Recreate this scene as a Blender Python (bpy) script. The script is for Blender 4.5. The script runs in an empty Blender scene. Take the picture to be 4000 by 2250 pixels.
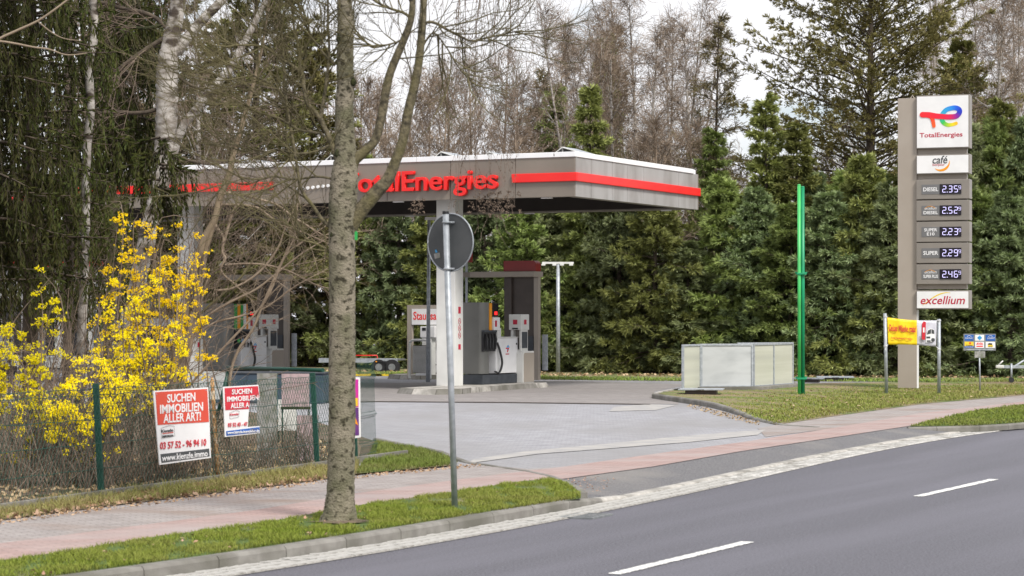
import bpy, bmesh, math, random
import numpy as np
from mathutils import Vector, Matrix
from mathutils.geometry import tessellate_polygon
sc = bpy.context.scene
# ------------------------------------------------------------------ camera
F, HZ, CH = 9000.0, 1237.0, 2.1        # focal length in photo pixels, horizon row, eye height
cam = bpy.data.cameras.new('camera'); camo = bpy.data.objects.new('camera', cam)
sc.collection.objects.link(camo); sc.camera = camo
cam.sensor_width = 36; cam.lens = 36*F/4000; cam.shift_y = (HZ-1125)/4000
cam.clip_start = .5; cam.clip_end = 3000
camo.location = (0, 0, CH); camo.rotation_euler = (math.radians(90), 0, 0)
cam.dof.use_dof = True; cam.dof.focus_distance = 64; cam.dof.aperture_fstop = 5.0
# ------------------------------------------------------------------ sky, sun, exposure
W = bpy.data.worlds.new('World'); sc.world = W; W.use_nodes = True
nt = W.node_tree; bg = nt.nodes['Background']
SUN_EL, SUN_AZ = math.radians(48), math.radians(146)     # azimuth from +Y clockwise
sky = nt.nodes.new('ShaderNodeTexSky'); sky.sky_type = 'NISHITA'; sky.sun_disc = False
sky.sun_elevation = SUN_EL; sky.sun_rotation = SUN_AZ; sky.air_density = 1; sky.dust_density = .6
tc = nt.nodes.new('ShaderNodeTexCoord'); mp = nt.nodes.new('ShaderNodeMapping')
mp.inputs['Scale'].default_value = (1, 1, 2.6); mp.inputs['Location'].default_value = (.35, .1, 0)
nz = nt.nodes.new('ShaderNodeTexNoise'); nz.inputs['Scale'].default_value = 9; nz.inputs['Detail'].default_value = 7
cr = nt.nodes.new('ShaderNodeValToRGB'); cr.color_ramp.elements[0].position = .34; cr.color_ramp.elements[1].position = .47; cr.color_ramp.elements[0].color = (.4, .4, .4, 1)
mx = nt.nodes.new('ShaderNodeMix'); mx.data_type = 'RGBA'
mx.inputs['B'].default_value = (9.6, 9.6, 9.9, 1)
nt.links.new(tc.outputs['Generated'], mp.inputs['Vector']); nt.links.new(mp.outputs[0], nz.inputs['Vector'])
nt.links.new(nz.outputs['Fac'], cr.inputs[0]); nt.links.new(cr.outputs[0], mx.inputs['Factor'])
nt.links.new(sky.outputs[0], mx.inputs['A']); nt.links.new(mx.outputs['Result'], bg.inputs['Color'])
bg.inputs['Strength'].default_value = .078
sl = bpy.data.lights.new('sun', 'SUN'); slo = bpy.data.objects.new('sun', sl); sc.collection.objects.link(slo)
sl.energy = 2.8; sl.angle = math.radians(14); sl.color = (1, .95, .87)
sd = Vector((math.sin(SUN_AZ)*math.cos(SUN_EL), math.cos(SUN_AZ)*math.cos(SUN_EL), math.sin(SUN_EL)))
slo.rotation_euler = sd.to_track_quat('Z', 'Y').to_euler()
sc.view_settings.view_transform = 'Standard'; sc.view_settings.look = 'None'
sc.view_settings.exposure = 0.5; sc.view_settings.gamma = 1; sc.view_settings.use_curve_mapping = False
sc.cycles.max_bounces = 6; sc.cycles.diffuse_bounces = 3; sc.cycles.transparent_max_bounces = 8

# ------------------------------------------------------------------ helpers
COL = sc.collection
RNG = np.random.default_rng(7); random.seed(5)
def Xp(px, d): return (px-2000)*d/F
def Zp(py, d): return CH+(HZ-py)*d/F
def A(px, py, d): return np.array([Xp(px, d), d, Zp(py, d)])            # survey point at distance d
def Gd(px, py, z=0.): d = (CH-z)*F/(py-HZ); return np.array([Xp(px, d), d, z])   # survey point on level z
SR = -math.asin(.451)                                                     # heading of the station
RV = np.array([.451, .8925]); BV = np.array([.8925, -.451])

def tag(o, label=None, cat=None, group=None, kind=None):
    if label: o['label'] = label
    if cat: o['category'] = cat
    if group: o['group'] = group
    if kind: o['kind'] = kind
    return o
def thing(name, label, cat, loc=(0, 0, 0), rz=0, group=None):
    o = bpy.data.objects.new(name, None); COL.objects.link(o); o.empty_display_size = .2
    o.location = loc; o.rotation_euler = (0, 0, rz); return tag(o, label, cat, group)
def link(name, me, parent=None, m=None):
    o = bpy.data.objects.new(name, me); COL.objects.link(o)
    if parent: o.parent = parent
    if m:
        for k in (m if isinstance(m, (list, tuple)) else [m]): me.materials.append(k)
    return o
def copy_tree(o, parent=None):
    c = o.copy(); COL.objects.link(c); c.parent = parent
    for ch in list(o.children): copy_tree(ch, c)
    return c

# ---- materials
def N(t, typ, **kw):
    n = t.nodes.new(typ)
    for k, v in kw.items(): setattr(n, k, v)
    return n
def pmat(name, c1, c2=None, scale=8., rough=.7, bump=0., bscale=None, metal=0., stretch=(1, 1, 1), rot=0., detail=5, contrast=(.35, .65), c3=None, s3=1., emit=0., spec=.5, fac3=(.45, .65), trans=0., map3=None):
    m = bpy.data.materials.new(name); m.use_nodes = True; t = m.node_tree; p = t.nodes['Principled BSDF']
    p.inputs['Roughness'].default_value = rough; p.inputs['Metallic'].default_value = metal
    p.inputs['Specular IOR Level'].default_value = spec
    if c2 is None: c2 = tuple(min(1, v*1.12) for v in c1)
    co = N(t, 'ShaderNodeTexCoord'); mpn = N(t, 'ShaderNodeMapping')
    mpn.inputs['Scale'].default_value = stretch; mpn.inputs['Rotation'].default_value = (0, 0, rot)
    t.links.new(co.outputs['Object'], mpn.inputs['Vector'])
    nz = N(t, 'ShaderNodeTexNoise'); nz.inputs['Scale'].default_value = scale; nz.inputs['Detail'].default_value = detail
    t.links.new(mpn.outputs[0], nz.inputs['Vector'])
    r = N(t, 'ShaderNodeValToRGB'); r.color_ramp.elements[0].position, r.color_ramp.elements[1].position = contrast
    r.color_ramp.elements[0].color = (*c1, 1); r.color_ramp.elements[1].color = (*c2, 1)
    t.links.new(nz.outputs['Fac'], r.inputs[0]); out = r.outputs[0]
    if c3:
        n3 = N(t, 'ShaderNodeTexNoise'); n3.inputs['Scale'].default_value = s3; n3.inputs['Detail'].default_value = 4
        v3 = mpn
        if map3: v3 = N(t, 'ShaderNodeMapping', vector_type='TEXTURE'); v3.inputs['Rotation'].default_value = (0, 0, map3[0]); v3.inputs['Scale'].default_value = map3[1]; t.links.new(co.outputs['Object'], v3.inputs['Vector'])
        t.links.new(v3.outputs[0], n3.inputs['Vector'])
        r3 = N(t, 'ShaderNodeValToRGB'); r3.color_ramp.elements[0].position, r3.color_ramp.elements[1].position = fac3
        t.links.new(n3.outputs['Fac'], r3.inputs[0])
        mm = N(t, 'ShaderNodeMix', data_type='RGBA'); mm.inputs['B'].default_value = (*c3, 1)
        t.links.new(r3.outputs[0], mm.inputs['Factor']); t.links.new(out, mm.inputs['A']); out = mm.outputs['Result']
    t.links.new(out, p.inputs['Base Color'])
    if bump:
        nb = N(t, 'ShaderNodeTexNoise'); nb.inputs['Scale'].default_value = bscale or scale*3; nb.inputs['Detail'].default_value = 6
        t.links.new(mpn.outputs[0], nb.inputs['Vector'])
        b = N(t, 'ShaderNodeBump'); b.inputs['Strength'].default_value = bump; b.inputs['Distance'].default_value = .02
        t.links.new(nb.outputs['Fac'], b.inputs['Height']); t.links.new(b.outputs[0], p.inputs['Normal'])
    if emit: p.inputs['Emission Color'].default_value = (*c1, 1); p.inputs['Emission Strength'].default_value = emit
    m['out'] = 0; return m
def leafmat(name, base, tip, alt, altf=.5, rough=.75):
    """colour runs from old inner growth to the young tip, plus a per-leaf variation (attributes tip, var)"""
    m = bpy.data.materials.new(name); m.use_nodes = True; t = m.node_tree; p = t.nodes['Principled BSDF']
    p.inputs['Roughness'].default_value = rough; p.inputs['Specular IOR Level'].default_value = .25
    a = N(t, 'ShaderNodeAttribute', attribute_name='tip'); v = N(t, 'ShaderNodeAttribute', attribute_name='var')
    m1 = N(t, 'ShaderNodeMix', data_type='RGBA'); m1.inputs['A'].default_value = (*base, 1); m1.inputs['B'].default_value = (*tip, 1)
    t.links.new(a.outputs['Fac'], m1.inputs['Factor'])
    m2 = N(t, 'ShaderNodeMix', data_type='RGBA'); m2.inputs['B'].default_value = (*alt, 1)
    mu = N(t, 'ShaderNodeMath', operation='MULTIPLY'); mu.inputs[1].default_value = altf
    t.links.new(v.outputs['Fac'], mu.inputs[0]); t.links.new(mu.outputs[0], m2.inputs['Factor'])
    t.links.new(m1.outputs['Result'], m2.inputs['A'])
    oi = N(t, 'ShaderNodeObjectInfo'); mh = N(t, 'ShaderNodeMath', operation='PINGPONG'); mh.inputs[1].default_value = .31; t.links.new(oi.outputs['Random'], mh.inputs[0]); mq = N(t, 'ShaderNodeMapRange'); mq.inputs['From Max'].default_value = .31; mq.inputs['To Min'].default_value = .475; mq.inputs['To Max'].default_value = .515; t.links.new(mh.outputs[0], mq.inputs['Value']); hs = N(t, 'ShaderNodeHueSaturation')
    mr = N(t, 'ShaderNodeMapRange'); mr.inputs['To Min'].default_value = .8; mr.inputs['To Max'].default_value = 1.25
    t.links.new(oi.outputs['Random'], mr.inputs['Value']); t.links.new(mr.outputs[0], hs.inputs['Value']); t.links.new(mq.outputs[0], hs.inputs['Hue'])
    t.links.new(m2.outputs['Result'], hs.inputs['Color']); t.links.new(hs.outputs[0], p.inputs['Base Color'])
    return m

M = {}
M['asphalt'] = pmat('asphalt', (.05, .05, .062), (.17, .167, .198), 42, .62, .7, 120, c3=(.16, .157, .19), s3=1.1, fac3=(.40, .80), contrast=(.32, .68), map3=(math.radians(62), (14, 1, 1)), detail=8)
M['apron'] = pmat('apron_asphalt', (.09, .09, .10), (.21, .205, .21), 40, .8, .6, 160, c3=(.25, .235, .22), s3=.45, fac3=(.5, .75), detail=8)
M['kerb'] = pmat('kerb_concrete', (.18, .17, .155), (.25, .24, .22), 6, .85, .35, 90, c3=(.13, .125, .105), s3=1.3)
M['kerb_light'] = pmat('pale_concrete', (.36, .34, .31), (.5, .48, .45), 10, .85, .3, 80, c3=(.22, .21, .19), s3=2)
M['cobble'] = pmat('cobble_stone', (.36, .35, .33), (.56, .55, .53), 9, .8, .4, 60, c3=(.25, .24, .22), s3=4)
M['gutter_mortar'] = pmat('gutter_mortar', (.24, .23, .21), (.36, .34, .32), 20, .9, .4)
M['dirt'] = pmat('bare_soil', (.07, .05, .035), (.16, .12, .08), 9, .95, .6, 40, c3=(.05, .06, .025), s3=1.2)
M['leaf_litter'] = pmat('leaf_litter_soil', (.08, .055, .038), (.22, .16, .11), 25, .95, .6, 60, c3=(.07, .075, .03), s3=2)
M['turf'] = pmat('turf', (.05, .09, .014), (.1, .15, .03), 12, .95, .6, 60, c3=(.16, .14, .07), s3=1.2, fac3=(.52, .75))
M['turf_dry'] = pmat('dry_turf', (.08, .12, .025), (.15, .19, .05), 6, .95, .6, 50, c3=(.24, .185, .11), s3=.7, fac3=(.40, .58))
M['paving'] = None
def brickmat(name, c1, c2, cm, w, h, rot, mort=.012, rough=.8, c3=None, s3=.3, f3=(.45, .7), st3=(1, 1, 1)):
    m = bpy.data.materials.new(name); m.use_nodes = True; t = m.node_tree; p = t.nodes['Principled BSDF']
    p.inputs['Roughness'].default_value = rough
    co = N(t, 'ShaderNodeTexCoord'); mpn = N(t, 'ShaderNodeMapping'); mpn.inputs['Rotation'].default_value = (0, 0, rot)
    t.links.new(co.outputs['Object'], mpn.inputs['Vector'])
    b = N(t, 'ShaderNodeTexBrick'); b.inputs['Scale'].default_value = 1; b.inputs['Brick Width'].default_value = w; b.inputs['Row Height'].default_value = h
    b.inputs['Mortar Size'].default_value = mort; b.inputs['Color1'].default_value = (*c1, 1); b.inputs['Color2'].default_value = (*c2, 1); b.inputs['Mortar'].default_value = (*cm, 1)
    t.links.new(mpn.outputs[0], b.inputs['Vector']); out = b.outputs['Color']
    n2 = N(t, 'ShaderNodeTexNoise'); n2.inputs['Scale'].default_value = 3.0; n2.inputs['Detail'].default_value = 8
    t.links.new(mpn.outputs[0], n2.inputs['Vector'])
    mu = N(t, 'ShaderNodeMix', data_type='RGBA', blend_type='MULTIPLY'); mu.inputs['Factor'].default_value = .5
    t.links.new(out, mu.inputs['A'])
    rr = N(t, 'ShaderNodeValToRGB'); rr.color_ramp.elements[0].position = .3; rr.color_ramp.elements[0].color = (.55, .55, .55, 1); rr.color_ramp.elements[1].position = .65
    t.links.new(n2.outputs['Fac'], rr.inputs[0]); t.links.new(rr.outputs[0], mu.inputs['B']); out = mu.outputs['Result']
    if c3:
        mp3 = N(t, 'ShaderNodeMapping'); mp3.inputs['Scale'].default_value = st3; mp3.inputs['Rotation'].default_value = (0, 0, math.radians(-27))
        t.links.new(co.outputs['Object'], mp3.inputs['Vector'])
        n3 = N(t, 'ShaderNodeTexNoise'); n3.inputs['Scale'].default_value = s3; n3.inputs['Detail'].default_value = 7
        t.links.new(mp3.outputs[0], n3.inputs['Vector'])
        r3 = N(t, 'ShaderNodeValToRGB'); r3.color_ramp.elements[0].position, r3.color_ramp.elements[1].position = f3
        t.links.new(n3.outputs['Fac'], r3.inputs[0])
        mm = N(t, 'ShaderNodeMix', data_type='RGBA'); mm.inputs['B'].default_value = (*c3, 1)
        t.links.new(r3.outputs[0], mm.inputs['Factor']); t.links.new(out, mm.inputs['A']); out = mm.outputs['Result']
    t.links.new(out, p.inputs['Base Color'])
    bp = N(t, 'ShaderNodeBump'); bp.inputs['Strength'].default_value = .5; bp.inputs['Distance'].default_value = .006
    iv = N(t, 'ShaderNodeMath', operation='SUBTRACT'); iv.inputs[0].default_value = 1
    t.links.new(b.outputs['Fac'], iv.inputs[1]); t.links.new(iv.outputs[0], bp.inputs['Height']); t.links.new(bp.outputs[0], p.inputs['Normal'])
    return m
M['paving'] = brickmat('grey_block_paving', (.33, .33, .36), (.375, .375, .405), (.26, .26, .275), .24, .14, math.radians(18), c3=(.25, .245, .25), s3=.45, st3=(1, .35, 1), f3=(.42, .72))
M['canopy_paving'] = brickmat('brownish_block_paving', (.28, .258, .25), (.33, .305, .30), (.22, .205, .2), .24, .14, math.radians(-27), c3=(.215, .2, .2), s3=.5, f3=(.45, .75), st3=(.3, 1, 1))
M['path_grey'] = brickmat('grey_footpath_blocks', (.33, .295, .285), (.385, .35, .34), (.26, .235, .225), .2, .1, math.radians(-27), c3=(.24, .18, .15), s3=1.1, f3=(.5, .72), st3=(.5, 1, 1))
M['path_red'] = brickmat('red_footpath_blocks', (.38, .262, .242), (.425, .30, .28), (.31, .225, .205), .2, .1, math.radians(-27), c3=(.37, .31, .30), s3=1.0, f3=(.42, .7), st3=(.4, 1, 1))
M['sand'] = pmat('sandy_concrete', (.32, .315, .32), (.41, .395, .375), 2.2, .9, .3, 50)
M['white'] = pmat('white_paint', (.76, .76, .77), (.82, .82, .83), 3, .45)
M['lane_paint'] = pmat('road_paint', (.16, .16, .165), (.74, .74, .72), 30, .75, .5, 120, contrast=(.30, .46), detail=8)
M['offwhite'] = pmat('off_white_metal', (.60, .60, .58), (.70, .70, .68), 1.5, .5)
M['roofwhite'] = pmat('white_roof_edge', (.80, .81, .83), (.88, .88, .90), 2, .4)
M['taupe'] = pmat('taupe_metal', (.21, .18, .15), (.24, .205, .172), 1.2, .42, c3=(.18, .155, .13), s3=.6)
M['taupe_light'] = pmat('light_taupe_metal', (.34, .295, .25), (.37, .325, .28), 1.2, .4)
M['fascia_side'] = pmat('sky_sheen_fascia', (.33, .315, .31), (.38, .37, .37), 1.0, .35, stretch=(1, 1, .35), c3=(.235, .22, .21), s3=1.6, fac3=(.46, .72))  # taupe made lighter and greyer: sky reflection put into the colour; darker rain streaks
M['taupe_grey'] = pmat('grey_taupe_metal', (.22, .2, .18), (.25, .225, .2), 2, .42)
M['brown'] = pmat('dark_brown_metal', (.055, .042, .036), (.072, .056, .048), 3, .5)
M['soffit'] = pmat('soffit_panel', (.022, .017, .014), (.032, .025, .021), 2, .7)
M['red'] = pmat('red_acrylic', (.78, .012, .012), (.82, .02, .015), 2, .3)
M['darkred'] = pmat('dark_red_panel', (.25, .012, .012), (.3, .018, .016), 2, .4)
M['crimson'] = pmat('crimson_print', (.45, .008, .04), (.48, .01, .045), 2, .5)
M['steel'] = pmat('galvanised_steel', (.32, .35, .38), (.46, .49, .53), 12, .5, metal=.35)
M['steel_dark'] = pmat('weathered_steel', (.17, .185, .19), (.26, .27, .275), 9, .55, metal=.3)
M['grey'] = pmat('grey_cladding', (.165, .165, .155), (.19, .19, .18), 1.5, .45, metal=.2)
M['black'] = pmat('black_rubber', (.012, .012, .014), (.025, .025, .028), 6, .5)
M['plinth'] = pmat('dark_plinth', (.035, .042, .052), (.055, .062, .075), 5, .6)
M['glass'] = pmat('dark_glass', (.012, .014, .018), (.02, .022, .026), 2, .08)
M['orange'] = pmat('orange_strip', (.85, .32, .01), (.9, .36, .015), 2, .4)
M['green'] = pmat('green_strip', (.02, .3, .06), (.03, .36, .08), 2, .4)
M['yellow'] = pmat('yellow_paint', (.8, .55, .02), (.85, .62, .04), 3, .5)
M['poly'] = pmat('translucent_sheet', (.46, .47, .39), (.54, .55, .47), 1.2, .4, .12, 60, stretch=(.2, .2, 6), c3=(.36, .37, .33), s3=.6, fac3=(.5, .75))
M['polyblue'] = pmat('pale_sheet', (.47, .49, .50), (.55, .57, .58), 1.2, .4, .12, 60, stretch=(.6, .2, 2), c3=(.36, .38, .39), s3=1.2, fac3=(.48, .7))
M['pole_green'] = pmat('bright_green_paint', (.05, .44, .10), (.07, .56, .15), 3, .4, stretch=(1, 1, .4), c3=(.05, .30, .08), s3=2.5, fac3=(.52, .8))
M['pole_teal'] = pmat('teal_green_paint', (.0, .23, .10), (.005, .30, .135), 3, .4, stretch=(1, 1, .4), c3=(.0, .15, .07), s3=2.5, fac3=(.52, .8))
M['fence_green'] = pmat('fence_green_coating', (.003, .045, .03), (.006, .065, .045), 4, .45)
M['rust'] = pmat('rusty_iron', (.30, .12, .03), (.55, .36, .18), 14, .85, .5, c3=(.7, .62, .5), s3=7, fac3=(.55, .68))
M['sign_orange'] = pmat('orange_red_print', (.62, .06, .03), (.68, .075, .035), 3, .5)
M['sign_crimson'] = pmat('crimson_sign_print', (.55, .015, .03), (.6, .02, .04), 3, .5)
M['charcoal'] = pmat('charcoal_print', (.05, .055, .06), (.07, .075, .08), 3, .5)
M['blue'] = pmat('blue_print', (.01, .09, .38), (.015, .12, .45), 3, .45)
M['lightblue'] = pmat('light_blue_print', (.05, .35, .7), (.06, .4, .75), 3, .45)
M['signgrey'] = pmat('sign_grey', (.17, .155, .145), (.19, .175, .16), 3, .45)
M['insetgrey'] = pmat('sign_inset_grey', (.15, .15, .155), (.165, .165, .17), 3, .4)
M['bannerback'] = pmat('weathered_banner_back', (.25, .25, .24), (.38, .37, .37), 5, .8, c3=(.18, .19, .15), s3=9)
M['bannerpink'] = pmat('faded_pink_banner', (.42, .30, .32), (.50, .38, .40), 5, .8, c3=(.3, .26, .25), s3=9)
M['magenta'] = pmat('magenta_print', (.75, .03, .3), (.5, .02, .35), 2.5, .5)
M['purple'] = pmat('purple_print', (.08, .02, .16), (.2, .05, .25), 2.5, .5)
M['led'] = pmat('led_white', (.62, .58, .95), (.62, .58, .95), 2, .5, emit=.62)
M['ledred'] = pmat('led_red', (.9, .02, .02), (.9, .02, .02), 2, .5, emit=.8)
M['screen'] = pmat('black_display', (.008, .006, .012), (.014, .012, .02), 3, .2)
M['skin'] = pmat('skin', (.5, .3, .22), (.55, .34, .25), 3, .55)
M['navy'] = pmat('navy_cloth', (.012, .015, .03), (.02, .024, .045), 12, .9)
M['hair'] = pmat('grey_brown_hair', (.12, .09, .07), (.2, .16, .13), 30, .8)
M['van'] = pmat('beige_car_paint', (.40, .37, .30), (.44, .405, .33), 1, .25)
M['van_white'] = pmat('white_car_paint', (.66, .66, .65), (.7, .7, .69), 1, .25)
M['building'] = pmat('white_cladding', (.56, .56, .55), (.64, .64, .63), 1, .7)
M['building_grey'] = pmat('grey_cladding_wall', (.26, .27, .26), (.31, .32, .31), 1, .7)
# bark
M['bark'] = pmat('lichened_bark', (.125, .12, .072), (.25, .22, .165), 3.2, .95, 1., 45, stretch=(1, 1, 1.2), detail=9, c3=(.035, .03, .016), s3=17, fac3=(.52, .66), contrast=(.35, .6))
M['bark_limb'] = pmat('mossy_limb_bark', (.04, .034, .02), (.165, .14, .085), 18, .9, .8, 40, c3=(.12, .105, .045), s3=4)
M['bark_dark'] = pmat('dark_bark', (.05, .038, .028), (.11, .085, .062), 10, .9, .6, 30)
M['bark_moss'] = pmat('dark_moss', (.018, .022, .008), (.045, .05, .015), 20, .95, .8, 50)
M['bark_birch'] = pmat('birch_bark', (.24, .21, .18), (.52, .49, .46), 5, .85, .5, 25, stretch=(1, 1, 2), c3=(.06, .045, .035), s3=2.6, fac3=(.53, .62))
M['bark_brown'] = pmat('smooth_brown_bark', (.15, .11, .07), (.27, .21, .14), 5, .8, .3, 20, stretch=(1, 1, .4))
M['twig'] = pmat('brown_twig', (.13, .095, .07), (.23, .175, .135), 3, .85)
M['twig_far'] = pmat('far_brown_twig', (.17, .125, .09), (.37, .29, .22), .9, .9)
M['twig_olive'] = pmat('olive_twig', (.085, .072, .035), (.15, .13, .06), 2, .85)
M['twig_pale'] = pmat('pale_shrub_twig', (.21, .16, .115), (.33, .26, .19), 2, .85)
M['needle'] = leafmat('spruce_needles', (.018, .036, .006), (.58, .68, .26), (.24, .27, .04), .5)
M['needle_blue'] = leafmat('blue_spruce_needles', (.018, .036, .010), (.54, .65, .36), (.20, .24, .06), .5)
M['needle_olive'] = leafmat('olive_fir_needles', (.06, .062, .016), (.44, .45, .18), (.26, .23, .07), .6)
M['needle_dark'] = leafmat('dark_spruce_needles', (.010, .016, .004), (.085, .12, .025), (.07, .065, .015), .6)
M['needle_brown'] = leafmat('brown_larch_twigs', (.13, .09, .055), (.26, .21, .11), (.17, .17, .06), .7)
M['forsythia'] = leafmat('yellow_petals', (.85, .68, .006), (.97, .83, .012), (.9, .68, .01), .35)
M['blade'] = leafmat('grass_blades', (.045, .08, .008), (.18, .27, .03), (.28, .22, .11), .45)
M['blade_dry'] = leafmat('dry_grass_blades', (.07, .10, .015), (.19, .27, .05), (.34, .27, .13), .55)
M['dead'] = leafmat('dead_leaves', (.20, .11, .05), (.36, .24, .14), (.5, .38, .26), .7)

# ---- bmesh builder for hard things
class B:
    def __init__(s): s.bm = bmesh.new(); s.mi = 0
    def _tag(s, faces):
        for f in faces: f.material_index = s.mi
    def box(s, x0, x1, y0, y1, z0, z1, bev=0., mi=None):
        if mi is not None: s.mi = mi
        b2 = bmesh.new()
        bmesh.ops.create_cube(b2, size=1, matrix=Matrix.Translation(((x0+x1)/2, (y0+y1)/2, (z0+z1)/2)) @ Matrix.Diagonal((abs(x1-x0), abs(y1-y0), abs(z1-z0), 1)))
        if bev: bmesh.ops.bevel(b2, geom=list(b2.edges), offset=bev, segments=2, affect='EDGES', profile=.6)
        s._merge(b2); return s
    def _merge(s, b2, mat=None):
        if mat is not None: bmesh.ops.transform(b2, matrix=mat, verts=b2.verts)
        for f in b2.faces: f.material_index = s.mi
        me = bpy.data.meshes.new('tmp'); b2.to_mesh(me); b2.free(); s.bm.from_mesh(me); bpy.data.meshes.remove(me)
    def prism(s, poly, a0, a1, axis='y', bev=0., mi=None):
        """extrude a 2D outline; axis y: poly is (x,z); axis z: poly is (x,y); axis x: poly is (y,z)"""
        if mi is not None: s.mi = mi
        b2 = bmesh.new()
        def P(p, a): return {'y': (p[0], a, p[1]), 'z': (p[0], p[1], a), 'x': (a, p[0], p[1])}[axis]
        v0 = [b2.verts.new(P(p, a0)) for p in poly]; v1 = [b2.verts.new(P(p, a1)) for p in poly]
        b2.faces.new(v0); b2.faces.new(v1[::-1]); n = len(poly)
        for i in range(n): b2.faces.new((v0[i], v1[i], v1[(i+1) % n], v0[(i+1) % n]))
        bmesh.ops.recalc_face_normals(b2, faces=b2.faces)
        if bev: bmesh.ops.bevel(b2, geom=list(b2.edges), offset=bev, segments=2, affect='EDGES', profile=.6)
        big = [f for f in b2.faces if len(f.verts) > 4]
        if big: bmesh.ops.triangulate(b2, faces=big)
        s._merge(b2); return s
    def cyl(s, p0, p1, r0, r1=None, n=12, mi=None):
        if mi is not None: s.mi = mi
        r1 = r0 if r1 is None else r1; p0 = Vector(p0); p1 = Vector(p1); d = p1-p0
        b2 = bmesh.new(); q = d.to_track_quat('Z', 'Y').to_matrix().to_4x4()
        bmesh.ops.create_cone(b2, cap_ends=True, segments=n, radius1=r0, radius2=r1, depth=d.length)
        for f in b2.faces:
            if len(f.verts) == 4: f.smooth = True
        s._merge(b2, Matrix.Translation((p0+p1)/2) @ q); return s
    def tube(s, pts, r, n=8, mi=None):
        if mi is not None: s.mi = mi
        pts = [Vector(p) for p in pts]; rings = []
        for i, p in enumerate(pts):
            t = (pts[min(i+1, len(pts)-1)]-pts[max(i-1, 0)]).normalized()
            a = t.cross(Vector((.31, .9, .17))).normalized(); b = t.cross(a)
            rr = r[i] if isinstance(r, (list, tuple)) else r
            rings.append([s.bm.verts.new(p+rr*(a*math.cos(2*math.pi*k/n)+b*math.sin(2*math.pi*k/n))) for k in range(n)])
        for i in range(len(rings)-1):
            for k in range(n):
                f = s.bm.faces.new((rings[i][k], rings[i][(k+1) % n], rings[i+1][(k+1) % n], rings[i+1][k])); f.material_index = s.mi; f.smooth = True
        for rg in (rings[0], rings[-1][::-1]):
            f = s.bm.faces.new(rg); f.material_index = s.mi
        return s
    def sphere(s, c, r, sc_=(1, 1, 1), n=12, mi=None):
        if mi is not None: s.mi = mi
        b2 = bmesh.new(); bmesh.ops.create_uvsphere(b2, u_segments=n, v_segments=max(6, n*2//3), radius=r)
        for f in b2.faces: f.smooth = True
        s._merge(b2, Matrix.Translation(c) @ Matrix.Diagonal((*sc_, 1))); return s
    def quad(s, *p, mi=None):
        if mi is not None: s.mi = mi
        f = s.bm.faces.new([s.bm.verts.new(q) for q in p]); f.material_index = s.mi; return s
    def build(s, name, mats, parent=None):
        me = bpy.data.meshes.new(name); bmesh.ops.recalc_face_normals(s.bm, faces=s.bm.faces) if False else None
        s.bm.to_mesh(me); s.bm.free()
        return link(name, me, parent, mats)

# ---- numpy builder for vegetation
class NM:
    def __init__(s): s.v = []; s.q = []; s.t = []; s.a = {'tip': [], 'var': []}; s.n = 0; s.qm = []; s.tm = []
    def add(s, v, q=None, t=None, tip=None, var=None, mi=0):
        v = np.asarray(v, float).reshape(-1, 3)
        if q is not None: q = np.asarray(q).reshape(-1, 4); s.q.append(q+s.n); s.qm.append(np.full(len(q), mi))
        if t is not None: t = np.asarray(t).reshape(-1, 3); s.t.append(t+s.n); s.tm.append(np.full(len(t), mi))
        s.v.append(v); k = len(v)
        s.a['tip'].append(np.zeros(k) if tip is None else np.asarray(tip, float).ravel())
        s.a['var'].append(np.zeros(k) if var is None else np.asarray(var, float).ravel())
        s.n += k
    def mesh(s, name, smooth=False, attrs=True):
        me = bpy.data.meshes.new(name); v = np.concatenate(s.v)
        q = np.concatenate(s.q) if s.q else np.zeros((0, 4), int); t = np.concatenate(s.t) if s.t else np.zeros((0, 3), int)
        me.vertices.add(len(v)); me.vertices.foreach_set('co', v.astype(np.float32).ravel())
        nl = q.size+t.size; me.loops.add(nl); me.loops.foreach_set('vertex_index', np.concatenate([q.ravel(), t.ravel()]).astype(np.int32))
        me.polygons.add(len(q)+len(t))
        st = np.concatenate([np.arange(len(q))*4, q.size+np.arange(len(t))*3]).astype(np.int32)
        me.polygons.foreach_set('loop_start', st)
        mi = np.concatenate((s.qm or [np.zeros(0)])+(s.tm or [np.zeros(0)])).astype(np.int32)
        me.polygons.foreach_set('material_index', mi)
        if smooth: me.polygons.foreach_set('use_smooth', np.ones(len(q)+len(t), bool))
        me.update(calc_edges=True)
        if attrs:
            for k in ('tip', 'var'):
                at = me.attributes.new(k, 'FLOAT', 'POINT'); at.data.foreach_set('value', np.concatenate(s.a[k]).astype(np.float32))
        return me
    def build(s, name, mats, parent=None, smooth=False): return link(name, s.mesh(name, smooth), parent, mats)
def nrm(a): return a/np.maximum(np.linalg.norm(a, axis=-1, keepdims=True), 1e-9)
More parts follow.
